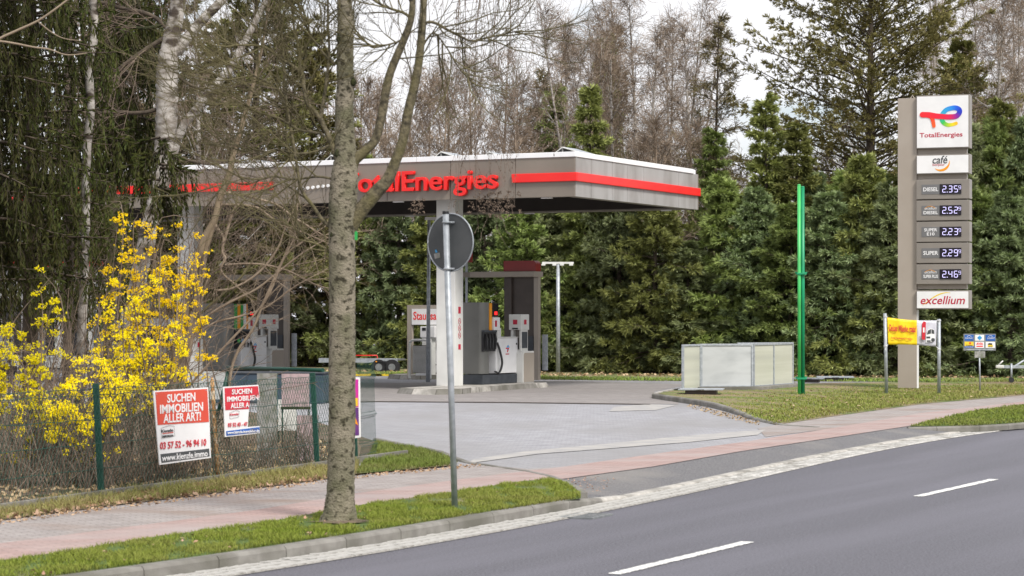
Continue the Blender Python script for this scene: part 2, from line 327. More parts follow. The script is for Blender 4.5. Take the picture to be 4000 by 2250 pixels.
def segs(nm, P0, P1, R0, R1, k=3, mi=0, tip=None, var=None):
    P0 = np.asarray(P0).reshape(-1, 3); P1 = np.asarray(P1).reshape(-1, 3); n = len(P0)
    R0 = np.broadcast_to(R0, (n,)); R1 = np.broadcast_to(R1, (n,))
    d = nrm(P1-P0); ref = np.where(np.abs(d[:, 2:3]) > .9, [[1., 0, 0]], [[0, 0, 1.]])
    a = nrm(np.cross(d, ref)); b = np.cross(d, a)
    th = np.arange(k)*2*np.pi/k; c = np.cos(th)[None, :, None]; s_ = np.sin(th)[None, :, None]
    off = a[:, None]*c+b[:, None]*s_
    v = np.concatenate([P0[:, None]+off*R0[:, None, None], P1[:, None]+off*R1[:, None, None]], 1)
    i = np.arange(k); j = (i+1) % k
    f = np.stack([i, j, j+k, i+k], 1)[None]+(np.arange(n)*2*k)[:, None, None]
    nm.add(v, q=f, mi=mi, tip=None if tip is None else np.repeat(tip, 2*k), var=None if var is None else np.repeat(var, 2*k))
def spindles(nm, P0, P1, Wd, rng, mi=0, tip0=0., tip1=1., planes=2, mid=.45):
    n = len(P0); Wd = np.broadcast_to(Wd, (n,)); d = nrm(P1-P0)
    r = rng.normal(size=(n, 3)); a = nrm(np.cross(d, r)); b = np.cross(d, a); m_ = P0+(P1-P0)*mid
    var = rng.random(n); tip0 = np.broadcast_to(tip0, (n,)); tip1 = np.broadcast_to(tip1, (n,))
    for ax in (a, b)[:planes]:
        o = ax*Wd[:, None]*.5
        v = np.stack([P0, m_+o, P1, m_-o], 1); f = np.arange(n*4).reshape(n, 4)
        tp = np.stack([tip0, tip0*.4+tip1*.6, tip1, tip0*.4+tip1*.6], 1)
        nm.add(v, q=f, tip=tp, var=np.repeat(var, 4), mi=mi)
def grow(st, di, ln, m, wig, grav, rng):
    n = len(st); ln = np.broadcast_to(ln, (n,)); pts = [st]; d = nrm(di); p = st; dirs = [d]
    for i in range(m):
        d = nrm(d+rng.normal(size=(n, 3))*wig+np.array([0, 0, 1.])*(grav[i] if isinstance(grav, (list, tuple)) else grav))
        p = p+d*(ln/m)[:, None]; pts.append(p)
    return np.stack(pts, 1)
def tang(pts): 
    return nrm(np.diff(pts, axis=1))
def sample(pts, n, t0, t1, rng):
    """n stations on every branch -> position, tangent, t, branch index"""
    Nn, m1 = pts.shape[:2]; m = m1-1
    t = t0+(t1-t0)*((np.arange(n)[None]+rng.random((Nn, n)))/n); u = np.clip(t*m, 0, m-1e-4); i = u.astype(int); fr = (u-i)[..., None]
    bi = np.repeat(np.arange(Nn)[:, None], n, 1); p0 = pts[bi, i]; p1 = pts[bi, i+1]
    return (p0+(p1-p0)*fr).reshape(-1, 3), nrm(p1-p0).reshape(-1, 3), t.ravel(), bi.ravel()
def side(T, ang, rng, flat=0.):
    """directions leaving T at angle ang; flat=1 keeps them in the plane of the spray"""
    n = len(T); up = np.array([[0, 0, 1.]]); h = nrm(np.cross(T, up)+1e-6); r = nrm(np.cross(T, rng.normal(size=(n, 3))))
    sgn = np.where(rng.random((n, 1)) < .5, 1., -1.)
    pr = nrm(r*(1-flat)+h*sgn*flat); ang = np.broadcast_to(ang, (n,))[:, None]
    return T*np.cos(ang)+pr*np.sin(ang)
def ribs(nm, pts, r0, r1, k=3, mi=0):
    """tubes along branches; radii per branch at base and tip"""
    Nn, m1 = pts.shape[:2]; m = m1-1; r0 = np.broadcast_to(r0, (Nn,)); r1 = np.broadcast_to(r1, (Nn,))
    for i in range(m):
        segs(nm, pts[:, i], pts[:, i+1], r0+(r1-r0)*i/m, r0+(r1-r0)*(i+1)/m, k, mi)
def smooth_path(pts, step=8):
    P = np.array(pts, float); out = []
    Q = np.vstack([2*P[0]-P[1], P, 2*P[-1]-P[-2]])
    for i in range(1, len(Q)-2):
        for t in np.linspace(0, 1, step, endpoint=False):
            a, b, c, d = Q[i-1], Q[i], Q[i+1], Q[i+2]
            out.append(.5*((2*b)+(-a+c)*t+(2*a-5*b+4*c-d)*t*t+(-a+3*b-3*c+d)*t**3))
    out.append(P[-1]); return np.array(out)
def limb(nm, path, k=10, rough=0., rng=None, mi=0, step=8):
    """path rows: x,y,z,r  -> one continuous tube"""
    P = smooth_path(path, step); c = P[:, :3]; r = P[:, 3]; n = len(c)
    T = nrm(np.gradient(c, axis=0)); a = nrm(np.cross(T, [[.2, 1., .1]])); b = np.cross(T, a)
    th = np.arange(k)*2*np.pi/k
    jit = 1+(0 if not rough else rough*rng.normal(size=(n, k)))
    v = c[:, None]+(a[:, None]*np.cos(th)[None, :, None]+b[:, None]*np.sin(th)[None, :, None])*(r[:, None]*jit)[..., None]
    i = np.arange(n-1)[:, None]*k; j = np.arange(k)[None]; j2 = (j+1) % k
    f = np.stack([i+j, i+j2, i+k+j2, i+k+j], -1).reshape(-1, 4)
    nm.add(v, q=f, mi=mi); return c, r
def pxpath(rows, d):
    """rows (px,py,r_px[,d]) at distance d -> metric path"""
    out = []
    for r in rows:
        dd = r[3] if len(r) > 3 else d
        out.append((*A(r[0], r[1], dd), r[2]*dd/F))
    return out
def resamp(c, m):
    L = np.concatenate([[0], np.cumsum(np.linalg.norm(np.diff(c, axis=0), axis=1))]); t = np.linspace(0, L[-1], m+1)
    return np.stack([np.interp(t, L, c[:, i]) for i in range(3)], 1)[None]

# ---- lettering
def text(body, h, m, parent, loc, rz=0., name='lettering', ext=.002, off=0., shear=0., xs=1., align='CENTER', spacing=1., bev=0., tilt=0.):
    cu = bpy.data.curves.new(name, 'FONT'); cu.body = body; cu.size = h; cu.align_x = align; cu.align_y = 'CENTER'
    cu.extrude = ext; cu.offset = off; cu.shear = shear; cu.space_character = spacing; cu.resolution_u = 3; cu.bevel_depth = bev
    o = bpy.data.objects.new(name, cu); COL.objects.link(o)
    dg = bpy.context.evaluated_depsgraph_get(); me = bpy.data.meshes.new_from_object(o.evaluated_get(dg))
    bpy.data.objects.remove(o); bpy.data.curves.remove(cu); me.materials.clear()
    me.transform(Matrix.Rotation(math.radians(90), 4, 'X') @ Matrix.Rotation(tilt, 4, 'Z') @ Matrix.Diagonal((xs, 1, 1, 1)))
    o = link(name, me, parent, m); o.location = loc; o.rotation_euler = (0, 0, rz); return o
def plate(name, corners, m, parent, th=.01):
    """flat sheet with thickness from outline corners (3D, in order), extruded away from its front"""
    bm = bmesh.new(); cs = [Vector(c) for c in corners]
    nn = (cs[1]-cs[0]).cross(cs[2]-cs[1]).normalized()*th
    a = [bm.verts.new(c) for c in cs]; b = [bm.verts.new(c-nn) for c in cs]; n = len(cs)
    bm.faces.new(a); bm.faces.new(b[::-1])
    for i in range(n): bm.faces.new((a[i], b[i], b[(i+1) % n], a[(i+1) % n]))
    bmesh.ops.recalc_face_normals(bm, faces=bm.faces); me = bpy.data.meshes.new(name); bm.to_mesh(me); bm.free()
    return link(name, me, parent, m)
# ================================================================== GROUND
def sheet(name, pts, z, m, kind='structure', parent=None, label=None, skirt=0.):
    P = [Vector((p[0], p[1], (p[2] if z is None else z))) for p in pts]
    bm = bmesh.new(); vs = [bm.verts.new(p) for p in P]
    for t in tessellate_polygon([[Vector((p.x, p.y, 0)) for p in P]]):
        try: bm.faces.new([vs[i] for i in t])
        except ValueError: pass
    for f in bm.faces:
        f.normal_update()
        if f.normal.z < 0: f.normal_flip()
    me = bpy.data.meshes.new(name); bm.to_mesh(me); bm.free(); o = link(name, me, parent, m)
    if kind: o['kind'] = kind
    if label: o['label'] = label
    return o
def gl(rows, z=0.): return [Gd(a, b, z)[:2] for a, b in rows]
def ext(line, k0, k1):
    L = [np.array(p) for p in line]
    if k0: L = [L[0]-nrm(L[1]-L[0])*k0]+L
    if k1: L = L+[L[-1]+nrm(L[-1]-L[-2])*k1]
    return L
# kerb foot line of the road, surveyed then smoothed
kr = np.array([Gd(a, b, -.12)[:2] for a, b in [(745, 2250), (1000, 2203), (1550, 2103), (2185, 1997), (2773, 1890), (3178, 1797), (3598, 1708), (4000, 1664)]])
kf = np.polyfit(kr[:, 1], kr[:, 0], 3); DLO, DHI = kr[0, 1], kr[-1, 1]
def KX(d):
    dc = np.clip(d, DLO, DHI); return np.polyval(kf, dc)+(d-dc)*np.polyval(np.polyder(kf), dc)
KD = np.concatenate([np.arange(8, 60, 1.), [70, 100, 180, 400]])
KL = np.stack([KX(KD), KD], 1)
def offset(line, o):
    T = nrm(np.gradient(line, axis=0)); nrl = np.stack([T[:, 1], -T[:, 0]], 1); return line+nrl*o     # + = towards the road
sheet('ground', [(-900, -300), (900, -300), (900, 1500), (-900, 1500)], -.17, M['dirt'])
sheet('road', list(offset(KL, .40))+list(offset(KL, 12))[::-1], -.12, M['asphalt'])
gut = sheet('gutter', list(offset(KL, -.02))+list(offset(KL, .45))[::-1], -.114, M['gutter_mortar'])
# cobbles of the gutter
def along(line):
    L = np.concatenate([[0], np.cumsum(np.linalg.norm(np.diff(line, axis=0), axis=1))])
    return L, (lambda s: np.array([np.interp(s, L, line[:, 0]), np.interp(s, L, line[:, 1])]))
KLs = np.stack([KX(np.arange(14, 64, .25)), np.arange(14, 64, .25)], 1)
cob_meshes = []
for i in range(4):
    b = B(); b.box(-.073, .073, -.066, .066, -.03, .012, bev=.014)
    for v in b.bm.verts:
        v.co.x += random.uniform(-.008, .008); v.co.y += random.uniform(-.007, .007); v.co.z += random.uniform(-.003, .003)
    me = bpy.data.meshes.new('cobble'); b.bm.to_mesh(me); b.bm.free(); me.materials.append(M['cobble']); cob_meshes.append(me)
far = NM(); cnt = 0
for row, oo in enumerate((.075, .217, .359)):
    ln = offset(KLs, oo); L, at = along(ln); s = .1+row*.05
    while s < L[-1]-.2:
        p = at(s); q = at(s+.05); an = math.atan2(q[1]-p[1], q[0]-p[0]); vis = abs(p[0]/p[1]) < .235 and p[1] > 17.5
        if vis and p[1] < 31.5 and cnt < 300:
            o = bpy.data.objects.new('cobble', cob_meshes[random.randrange(4)]); COL.objects.link(o); o.parent = gut
            o.location = (p[0], p[1], -.114+random.uniform(-.003, .004)); o.rotation_euler = (random.uniform(-.03, .03), random.uniform(-.03, .03), an+random.uniform(-.06, .06)); cnt += 1
        elif vis:
            hx, hy = .07, .063; T = np.array([math.cos(an), math.sin(an)]); Nn = np.array([-T[1], T[0]])
            zt = -.103+random.uniform(-.003, .003)
            c = [p+T*a*hx+Nn*b_*hy for a, b_ in ((-1, -1), (1, -1), (1, 1), (-1, 1))]; c2 = [p+(k-p)*.86 for k in c]
            far.add([(*k, -.114) for k in c]+[(*k, zt) for k in c2], q=[(0, 1, 5, 4), (1, 2, 6, 5), (2, 3, 7, 6), (3, 0, 4, 7), (4, 5, 6, 7)])
        s += random.uniform(.145, .16)
o = far.build('cobble', M['cobble'], gut); o['kind'] = 'stuff'
# kerb stones: standing at the verge, sunk to almost flush across the driveway
kerb = B().box(-.01, .01, 8, 8.2, -.2, -.16).build('road_kerb', M['kerb']); kerb['kind'] = 'structure'
def kst(p, q, top, bot, wdt, parent, m, inward=1., name='kerb_stone', topq=None, round_=.03):
    """one kerb stone from p to q (front foot), top height, body going to the left of travel"""
    p = np.array(p); q = np.array(q); T = nrm(q-p); Nn = np.array([-T[1], T[0]])*inward; g = .006; p = p+T*g; q = q-T*g
    topq = top if topq is None else topq
    prof = lambda t: [(0.0, bot), (.004, t-round_), (.010+round_*.3, t-round_*.3), (round_, t), (wdt, t), (wdt, bot)]
    v = []
    for (c, t) in ((p, top), (q, topq)):
        for a, z in prof(t): v.append((c[0]+Nn[0]*a, c[1]+Nn[1]*a, z))
    n = 6; f = [(i, (i+1) % n, (i+1) % n+n, i+n) for i in range(n)]
    me = bpy.data.meshes.new(name); me.from_pydata(v, [], f+[tuple(range(n))[::-1], tuple(range(n, 2*n))]); me.update()
    bm = bmesh.new(); bm.from_mesh(me); bmesh.ops.recalc_face_normals(bm, faces=bm.faces); bm.to_mesh(me); bm.free()
    return link(name, me, parent, m)
L, at = along(KLs); s = .3
def ktop(d):    # kerb top height: 0 at the verge, -.085 across the driveway, up again at the far verge
    return float(np.interp(d, [0, 26.6, 27.8, 45, 48, 100], [0, 0, -.09, -.09, -.02, -.02]))
while s < L[-1]-1.2:
    p, q = at(s), at(s+1.0); kst(p, q, ktop(p[1]), -.2, .15, kerb, M['kerb'] if p[1] < 26.5 else M['kerb_light'], topq=ktop(q[1])); s += 1.0
# land beyond the kerb: verge side lies at 0, the apron climbs from the sunk kerb
V = [(-400, 2262), (0, 2195), (310, 2151), (621, 2098), (994, 2052), (1388, 1979), (1776, 1924), (2035, 1883), (2154, 1874)]
Vl = gl(V)
edge = lambda lo, hi, o=-.15: [p for p in offset(KLs, o) if lo <= p[1] <= hi]
# footpath lines (z=0)
gr_hi = gl([(-500, 2108), (0, 2037), (373, 1988), (621, 1957), (994, 1912), (1388, 1860), (1750, 1826), (1870, 1816)])
red_lo_R = gl([(2200, 1873), (2550, 1825), (2899, 1764), (3248, 1712), (3549, 1666), (3808, 1605), (4000, 1582), (4400, 1538)])
red_hi = gl([(-500, 2185), (0, 2126), (500, 2062), (994, 1996), (1388, 1930), (1776, 1878), (2035, 1845), (2200, 1826), (2550, 1776), (2899, 1729), (3248, 1675), (3598, 1615), (4000, 1570), (4400, 1532)])
lawn_lo = gl([(3039, 1660), (3248, 1629), (3598, 1580), (4000, 1545), (4400, 1520)])
# large base of the station plot
plot = ext(gl(V), 6, 0)[:1]+list(Vl)+gl([(2257, 1925)])+red_lo_R+[(60, 75), (60, 200), (-80, 200), (-80, 20)]
sheet('forecourt', [tuple(p) for p in plot], 0.0, M['paving'])
# apron asphalt, sloping from the red path down to the sunk kerb
ap = [(*p, .002) for p in gl([(2154, 1874)])+red_lo_R[:5]+gl([(4000, 1640), (4400, 1608)])]
apk = edge(24.3, 60)
ap2 = [(p[0], p[1], ktop(p[1])+.0) for p in apk][::-1]
sheet('driveway_apron', ap+ap2, None, M['apron'])
# left verge
vg = [(*p, .012) for p in ext(Vl, 5, 0)]+[(*Gd(2215, 1890)[:2], .012), (*Gd(2262, 1925)[:2], .008), (*Gd(2270, 1945)[:2], -.004)]
vg += [(p[0], p[1], -.004) for p in edge(14, 24.5)][::-1]
sheet('verge', vg, None, M['turf'])
# far verge on the right
rv = [(*p, .01) for p in gl([(3549, 1668), (3640, 1645), (3808, 1606), (4000, 1583), (4400, 1540), (4400, 1606), (4000, 1652), (3800, 1664)])]
sheet('right_verge', rv, None, M['turf'])
sheet('grey_footpath', ext(gr_hi, 5, 0)+gl([(2060, 1833)])+[p for p in ext(red_hi, 5, 0)][::-1][0:0]+list(ext(red_hi, 5, 0)[:9])[::-1], .006, M['path_grey'])
sheet('grey_footpath', gl([(2990, 1708)])+list(red_hi[10:])+lawn_lo[::-1]+gl([(2960, 1674)]), .0065, M['path_grey'])
sheet('red_footpath', ext(red_hi, 5, 0)+[p for p in (list(ext(Vl, 5, 0))+list(red_lo_R))][::-1], .010, M['path_red'])
# driveway details: pale concrete strip, brown canopy paving, drain channel, patched concrete
sheet('concrete_strip', gl([(1830, 1812), (2100, 1775), (2400, 1752), (2700, 1728), (2960, 1700), (2990, 1680), (2850, 1690), (2600, 1712), (2300, 1742), (2050, 1765), (1850, 1795)]), .009, M['sand'])
o_c = np.array([1.70, 62.2])
def ST(x, y): return o_c+BV*x+RV*y      # station frame: x across, y along the road, origin = near road-side canopy corner
sheet('canopy_paving', gl([(-600, 1640), (1200, 1574), (1480, 1568), (2000, 1572), (2650, 1580), (2650, 1556), (2545, 1545), (2560, 1528), (2700, 1502), (2200, 1487), (1500, 1497), (-600, 1510)]), .004, M['canopy_paving'])
sheet('concrete_patch', gl([(2400, 1590), (2540, 1580), (2640, 1585), (2560, 1603), (2380, 1608)]), .008, M['sand'])
dr = gl([(1200, 1573), (1480, 1568), (2000, 1572), (2540, 1579)]); 
sheet('drain_channel', dr+gl([(2540, 1582), (2000, 1575), (1480, 1571), (1200, 1576)]), .010, M['brown'])
# garden plot behind the fence
fence_pts = gl([(-300, 2045), (376, 1946), (1259, 1831), (1400, 1810)])
sheet('garden_bed', ext(fence_pts, 6, 0)+gl([(1475, 1800), (1760, 1800), (1690, 1768), (1560, 1745), (1465, 1728), (1250, 1655), (900, 1600), (-900, 1600)]), .02, M['leaf_litter'])
sheet('grass_patch', gl([(1405, 1830), (1388, 1858), (1750, 1826), (1790, 1812), (1700, 1775), (1560, 1748), (1468, 1732), (1440, 1790)]), .026, M['turf_dry'])
sheet('leaf_strip', ext(fence_pts, 6, 0)+gl([(1400, 1832)])+[p for p in ext(gr_hi[:6], 6, 0)][::-1], .016, M['leaf_litter'])
# lawn island with the price pylon
lw_front = gl([(2541, 1548), (2580, 1553), (2614, 1560), (2693, 1572), (2776, 1588), (2845, 1608), (2928, 1636), (2983, 1650), (3038, 1662)])
lw = [(*p, z) for p, z in zip(lw_front, (.1, .1, .1, .09, .08, .06, .03, .02, .012))]
lw += [(*p, .012) for p in lawn_lo]+[(*Gd(4400, 1485, .1)[:2], .1), (*Gd(3900, 1490, .1)[:2], .1), (*Gd(3400, 1493, .1)[:2], .1), (*Gd(3120, 1498, .1)[:2], .1), (*Gd(2660, 1521, .1)[:2], .1), (*Gd(2566, 1535, .1)[:2], .1)]
sheet('lawn', lw, None, M['turf_dry'])
lk = B().box(0, .01, 60, 60.01, -.1, -.09).build('lawn_kerb', M['kerb']); lk['kind'] = 'structure'
def kerbrun(rows, parent, m, zt, w=.13, name='kerb_stone', inward=1., steplen=1.0, z0=0.):
    P = np.array(gl(rows, z0)); L, at = along(P); s = 0
    while s < L[-1]-.15:
        e = min(s+steplen, L[-1]); t0 = float(np.interp(s/L[-1], *zt)); t1 = float(np.interp(e/L[-1], *zt))
        kst(at(s), at(e), t0, -.1, w, parent, m, inward, name, topq=t1); s = e
kerbrun([(2545, 1556), (2614, 1567), (2693, 1578), (2776, 1592), (2845, 1610), (2928, 1638), (2983, 1651), (3038, 1662), (3086, 1667), (3190, 1671)], lk, M['kerb'], ([0, .35, .75, 1], [.125, .12, .06, .014]), inward=1.)
kerbrun([(2652, 1532), (2575, 1545), (2545, 1555)], lk, M['kerb_light'], ([0, 1], [.125, .125]), inward=1.)
# driveway radius kerb on the left and the little kerb of the garden bed
dk = B().box(-1, -.99, 33, 33.01, -.1, -.09).build('driveway_kerb', M['kerb_light']); dk['kind'] = 'structure'
kerbrun([(1455, 1724), (1560, 1748), (1690, 1772), (1790, 1806), (1900, 1822), (2035, 1842), (2120, 1860), (2180, 1880), (2235, 1908), (2266, 1932)], dk, M['kerb'], ([0, .35, .5, 1], [.06, .06, .018, .016]), w=.10)
# back kerb and planted strip under the spruces
bk_rows = [(900, 1462), (1480, 1462), (1750, 1470), (2130, 1484), (2660, 1489), (3120, 1490), (3600, 1493), (4300, 1492)]
bkP = gl(bk_rows); sheet('planting_strip', [(*p, .1) for p in bkP]+[(40, 80, .12), (40, 140, .12), (-40, 160, .12), (-25, 95, .12)], None, M['turf_dry'])
bkk = B().box(0, .01, 80, 80.01, -.1, -.09).build('back_kerb', M['kerb']); bkk['kind'] = 'structure'
kerbrun(bk_rows, bkk, M['kerb'], ([0, 1], [.12, .12]), inward=1.)
rk = B().box(0, .01, 40, 40.01, -.2, -.19).build('verge_kerb', M['kerb']); rk['kind'] = 'structure'
kerbrun([(4400, 1610), (4000, 1655), (3800, 1667), (3549, 1671)], rk, M['kerb'], ([0, 1], [.014, .012]), w=.08, inward=-1.)
# lane dashes: 3 m long, 6 m apart
cl = [Gd(2399, 2245, -.12)[:2], Gd(2921, 2119, -.12)[:2], Gd(3585, 1941, -.12)[:2], Gd(3882, 1874, -.12)[:2]]
def dash(a, b, lab):
    T = nrm(b-a); Nn = np.array([-T[1], T[0]])*.06; n = 70; bm = bmesh.new(); top = []
    for i in range(n+1):
        c = a+(b-a)*i/n; j = random.uniform(-.009, .009); k = random.uniform(-.009, .009)
        top.append((bm.verts.new((*(c+Nn*(1+j*20)), -.1145)), bm.verts.new((*(c-Nn*(1+k*20)), -.1145))))
    for i in range(n): bm.faces.new((top[i][0], top[i+1][0], top[i+1][1], top[i][1]))
    r = bmesh.ops.extrude_face_region(bm, geom=list(bm.faces)); bmesh.ops.translate(bm, verts=[v for v in r['geom'] if isinstance(v, bmesh.types.BMVert)], vec=(0, 0, .004))
    bmesh.ops.recalc_face_normals(bm, faces=bm.faces)
    me = bpy.data.meshes.new('lane_marking'); bm.to_mesh(me); bm.free(); o = link('lane_marking', me, None, M['lane_paint']); o['kind'] = 'structure'
dash(cl[0], cl[1], ''); dash(cl[2], cl[3], '')
dirc = nrm(cl[3]-cl[2]); dash(cl[3]+dirc*6.2+np.array([.9, 0]), cl[3]+dirc*9.2+np.array([1.5, 0]), ''); d0 = nrm(cl[1]-cl[0]); dash(cl[0]-d0*9, cl[0]-d0*6, '')
# drain grate in the gutter
gp = Gd(2290, 2012, -.10); g = thing('drain_grate', 'iron slotted drain grate set in the pale cobbled gutter', 'drain grate', (gp[0], gp[1], -.122), math.atan2(*(nrm(np.array([KX(27)-KX(26), 1.]))[::-1])))
b = B(); b.box(-.3, .3, -.2, -.17, 0, .022); b.box(-.3, .3, .17, .2, 0, .022); b.box(-.3, -.27, -.17, .17, 0, .022); b.box(.27, .3, -.17, .17, 0, .022); b.build('frame', M['steel_dark'], g)
for i in range(9): B().box(-.26+i*.06, -.235+i*.06, -.168, .168, 0, .018).build('bar', M['steel_dark'], g)

# ---- grass, leaves
def point_in(poly, P):
    x, y = P[:, 0], P[:, 1]; ins = np.zeros(len(P), bool); n = len(poly)
    for i in range(n):
        x0, y0 = poly[i][0], poly[i][1]; x1, y1 = poly[(i+1) % n][0], poly[(i+1) % n][1]
        c = ((y0 > y) != (y1 > y)) & (x < (x1-x0)*(y-y0)/(y1-y0+1e-12)+x0); ins ^= c
    return ins
def scatter(poly, n, rng, zf=0., pxrange=(-120, 4120)):
    P = np.array([p[:2] for p in poly]); lo, hi = P.min(0), P.max(0); out = []; tot = 0
    for _ in range(40):
        q = lo+(hi-lo)*rng.random((n*3, 2)); q = q[point_in(poly, q)]
        px = 2000+F*q[:, 0]/q[:, 1]; q = q[(px > pxrange[0]) & (px < pxrange[1])]
        # even coverage in the picture: more blades near
        out.append(q); tot += len(q)
        if tot >= n: break
    q = np.concatenate(out)[:n]; return q
def patchy(q, s, seed):
    v = np.zeros(len(q)); r = np.random.default_rng(seed)
    for k in range(5):
        a = r.normal(size=2)*s*(1+k*.7); v += np.sin(q@a+r.random()*6.28)
    return v/5
def blades(name, poly, z, n, h, w, m, rng, dry=0.3, thin=0., hole=None):
    q = scatter(poly, n, rng); pv = patchy(q, 2.2, 3)
    if thin: q = q[(pv+rng.random(len(q))*.8) > thin-.2]; pv = patchy(q, 2.2, 3)
    if hole is not None: q = q[np.hypot(q[:, 0]-hole[0], (q[:, 1]-hole[1])*.7) > .20+.12*rng.random(len(q))]; pv = patchy(q, 2.2, 3)
    n = len(q); zz = np.full(n, z); an = rng.random(n)*6.283; hh = h*(.45+rng.random(n)*.8)*(1+.5*pv)
    ww = w*(.6+.8*rng.random(n)); dx = np.stack([np.cos(an), np.sin(an)], 1)*ww[:, None]*.5
    le = rng.normal(size=(n, 2))*hh[:, None]*.45
    b0 = np.c_[q-dx, zz]; b1 = np.c_[q+dx, zz]; md = np.c_[q+le*.35, zz+hh*.6]; tp = np.c_[q+le, zz+hh]
    dm = np.c_[dx*.8, np.zeros(n)]
    v = np.stack([b0, b1, md+dm, tp, md-dm], 1); i = np.arange(n)[:, None]*5
    nm = NM(); var = np.clip(dry+.5*patchy(q, .9, 9)+.45*(rng.random(n)-.5), 0, 1)
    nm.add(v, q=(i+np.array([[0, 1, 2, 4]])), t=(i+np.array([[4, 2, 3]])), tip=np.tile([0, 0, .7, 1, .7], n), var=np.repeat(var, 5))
    o = nm.build(name, m); o['kind'] = 'stuff'; o['category'] = 'grass'; return o
r = np.random.default_rng(11)
vpoly = [p[:2] for p in vg]
tb = Gd(1330, 2040); nmv = []; n_ = 26
ring = [(tb[0]+(.24+.08*math.sin(k*1.9)+.06*math.cos(k*3.1))*math.cos(k*2*math.pi/n_), tb[1]+(.36+.14*math.sin(k*2.3))*math.sin(k*2*math.pi/n_)) for k in range(n_)]
so = sheet('soil_patch', ring, .017, M['leaf_litter'])
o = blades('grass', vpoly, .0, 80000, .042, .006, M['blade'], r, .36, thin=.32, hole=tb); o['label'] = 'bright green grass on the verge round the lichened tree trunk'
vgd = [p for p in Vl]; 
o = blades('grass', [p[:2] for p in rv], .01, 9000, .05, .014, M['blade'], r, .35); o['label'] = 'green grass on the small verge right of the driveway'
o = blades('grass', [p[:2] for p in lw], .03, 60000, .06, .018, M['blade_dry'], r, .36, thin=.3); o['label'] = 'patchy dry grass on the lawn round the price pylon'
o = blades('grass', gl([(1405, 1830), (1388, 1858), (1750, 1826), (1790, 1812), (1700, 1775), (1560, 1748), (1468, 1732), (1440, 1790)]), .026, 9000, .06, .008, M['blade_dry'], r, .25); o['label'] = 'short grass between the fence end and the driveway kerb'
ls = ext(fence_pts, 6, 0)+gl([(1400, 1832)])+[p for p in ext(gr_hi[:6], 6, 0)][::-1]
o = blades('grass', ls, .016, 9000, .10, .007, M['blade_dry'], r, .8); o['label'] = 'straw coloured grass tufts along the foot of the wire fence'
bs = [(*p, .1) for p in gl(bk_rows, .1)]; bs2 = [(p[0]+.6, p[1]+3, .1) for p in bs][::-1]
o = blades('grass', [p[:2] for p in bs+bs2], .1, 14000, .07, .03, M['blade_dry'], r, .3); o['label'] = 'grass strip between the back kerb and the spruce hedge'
def leaves(name, poly, z, n, size, rng, label, pxr=(-100, 4100), thin=None):
    q = scatter(poly, n, rng, pxrange=pxr)
    if thin is not None: q = q[patchy(q, 1.5, 21)+rng.random(len(q))*.5 > thin]
    n = len(q); s = size*(.5+rng.random(n)); a = rng.normal(size=(n, 3)); a[:, 2] *= .5; a = nrm(a); b_ = nrm(np.cross(a, rng.normal(size=(n, 3))*np.array([.6, .6, 1.4])))
    c = np.c_[q, z+s*.35]; v = np.stack([c-a*s[:, None], c+b_*s[:, None]*.55, c+a*s[:, None], c-b_*s[:, None]*.55], 1); v[..., 2] = np.maximum(v[..., 2], z+.001)
    nm = NM(); nm.add(v, q=np.arange(n*4).reshape(n, 4), tip=np.repeat(rng.random(n), 4), var=np.repeat(rng.random(n), 4)); o = nm.build(name, M['dead']); o['kind'] = 'stuff'; o['label'] = label; o['category'] = 'leaves'; return o
leaves('dead_leaves', ls, .018, 2600, .035, r, 'pale dead leaves lying along the foot of the fence')
leaves('dead_leaves', vpoly, .02, 260, .022, r, 'few brown leaves lying in the green verge', thin=.42)
leaves('dead_leaves', ext(gr_hi, 5, 0)+gl([(1870, 1820)])+[p-np.array([-.12, .5]) for p in ext(gr_hi, 5, 0)][::-1], .01, 900, .02, r, 'crumbs of brown leaf litter on the upper edge of the footpath')
leaves('dead_leaves', [p[:2] for p in lw], .06, 1500, .035, r, 'brown leaves scattered over the dry pylon lawn', thin=.1)
leaves('dead_leaves', gl([(2700, 1580), (2845, 1615), (2983, 1655), (2960, 1665), (2800, 1625), (2680, 1590)]), .004, 350, .03, r, 'brown leaves drifted against the lawn kerb')
leaves('dead_leaves', gl([(2180, 1878), (2300, 1860), (2420, 1870), (2330, 1935), (2290, 1935)]), .004, 170, .012, r, 'brown leaf litter by the tip of the verge')
leaves('dead_leaves', ext(fence_pts, 6, 0)+gl([(1400, 1800), (1250, 1720), (300, 1800), (-300, 1850)]), .02, 3500, .035, r, 'brown leaves and litter on the garden bed behind the fence')
hp = [(*p,) for p in gl([(900, 1450), (2130, 1470), (3120, 1478), (4300, 1480)], .1)]
leaves('dead_leaves', [p for p in hp]+[p+np.array([1., 3.]) for p in hp][::-1], .12, 1500, .06, r, 'reddish brown leaf litter below the spruce hedge')
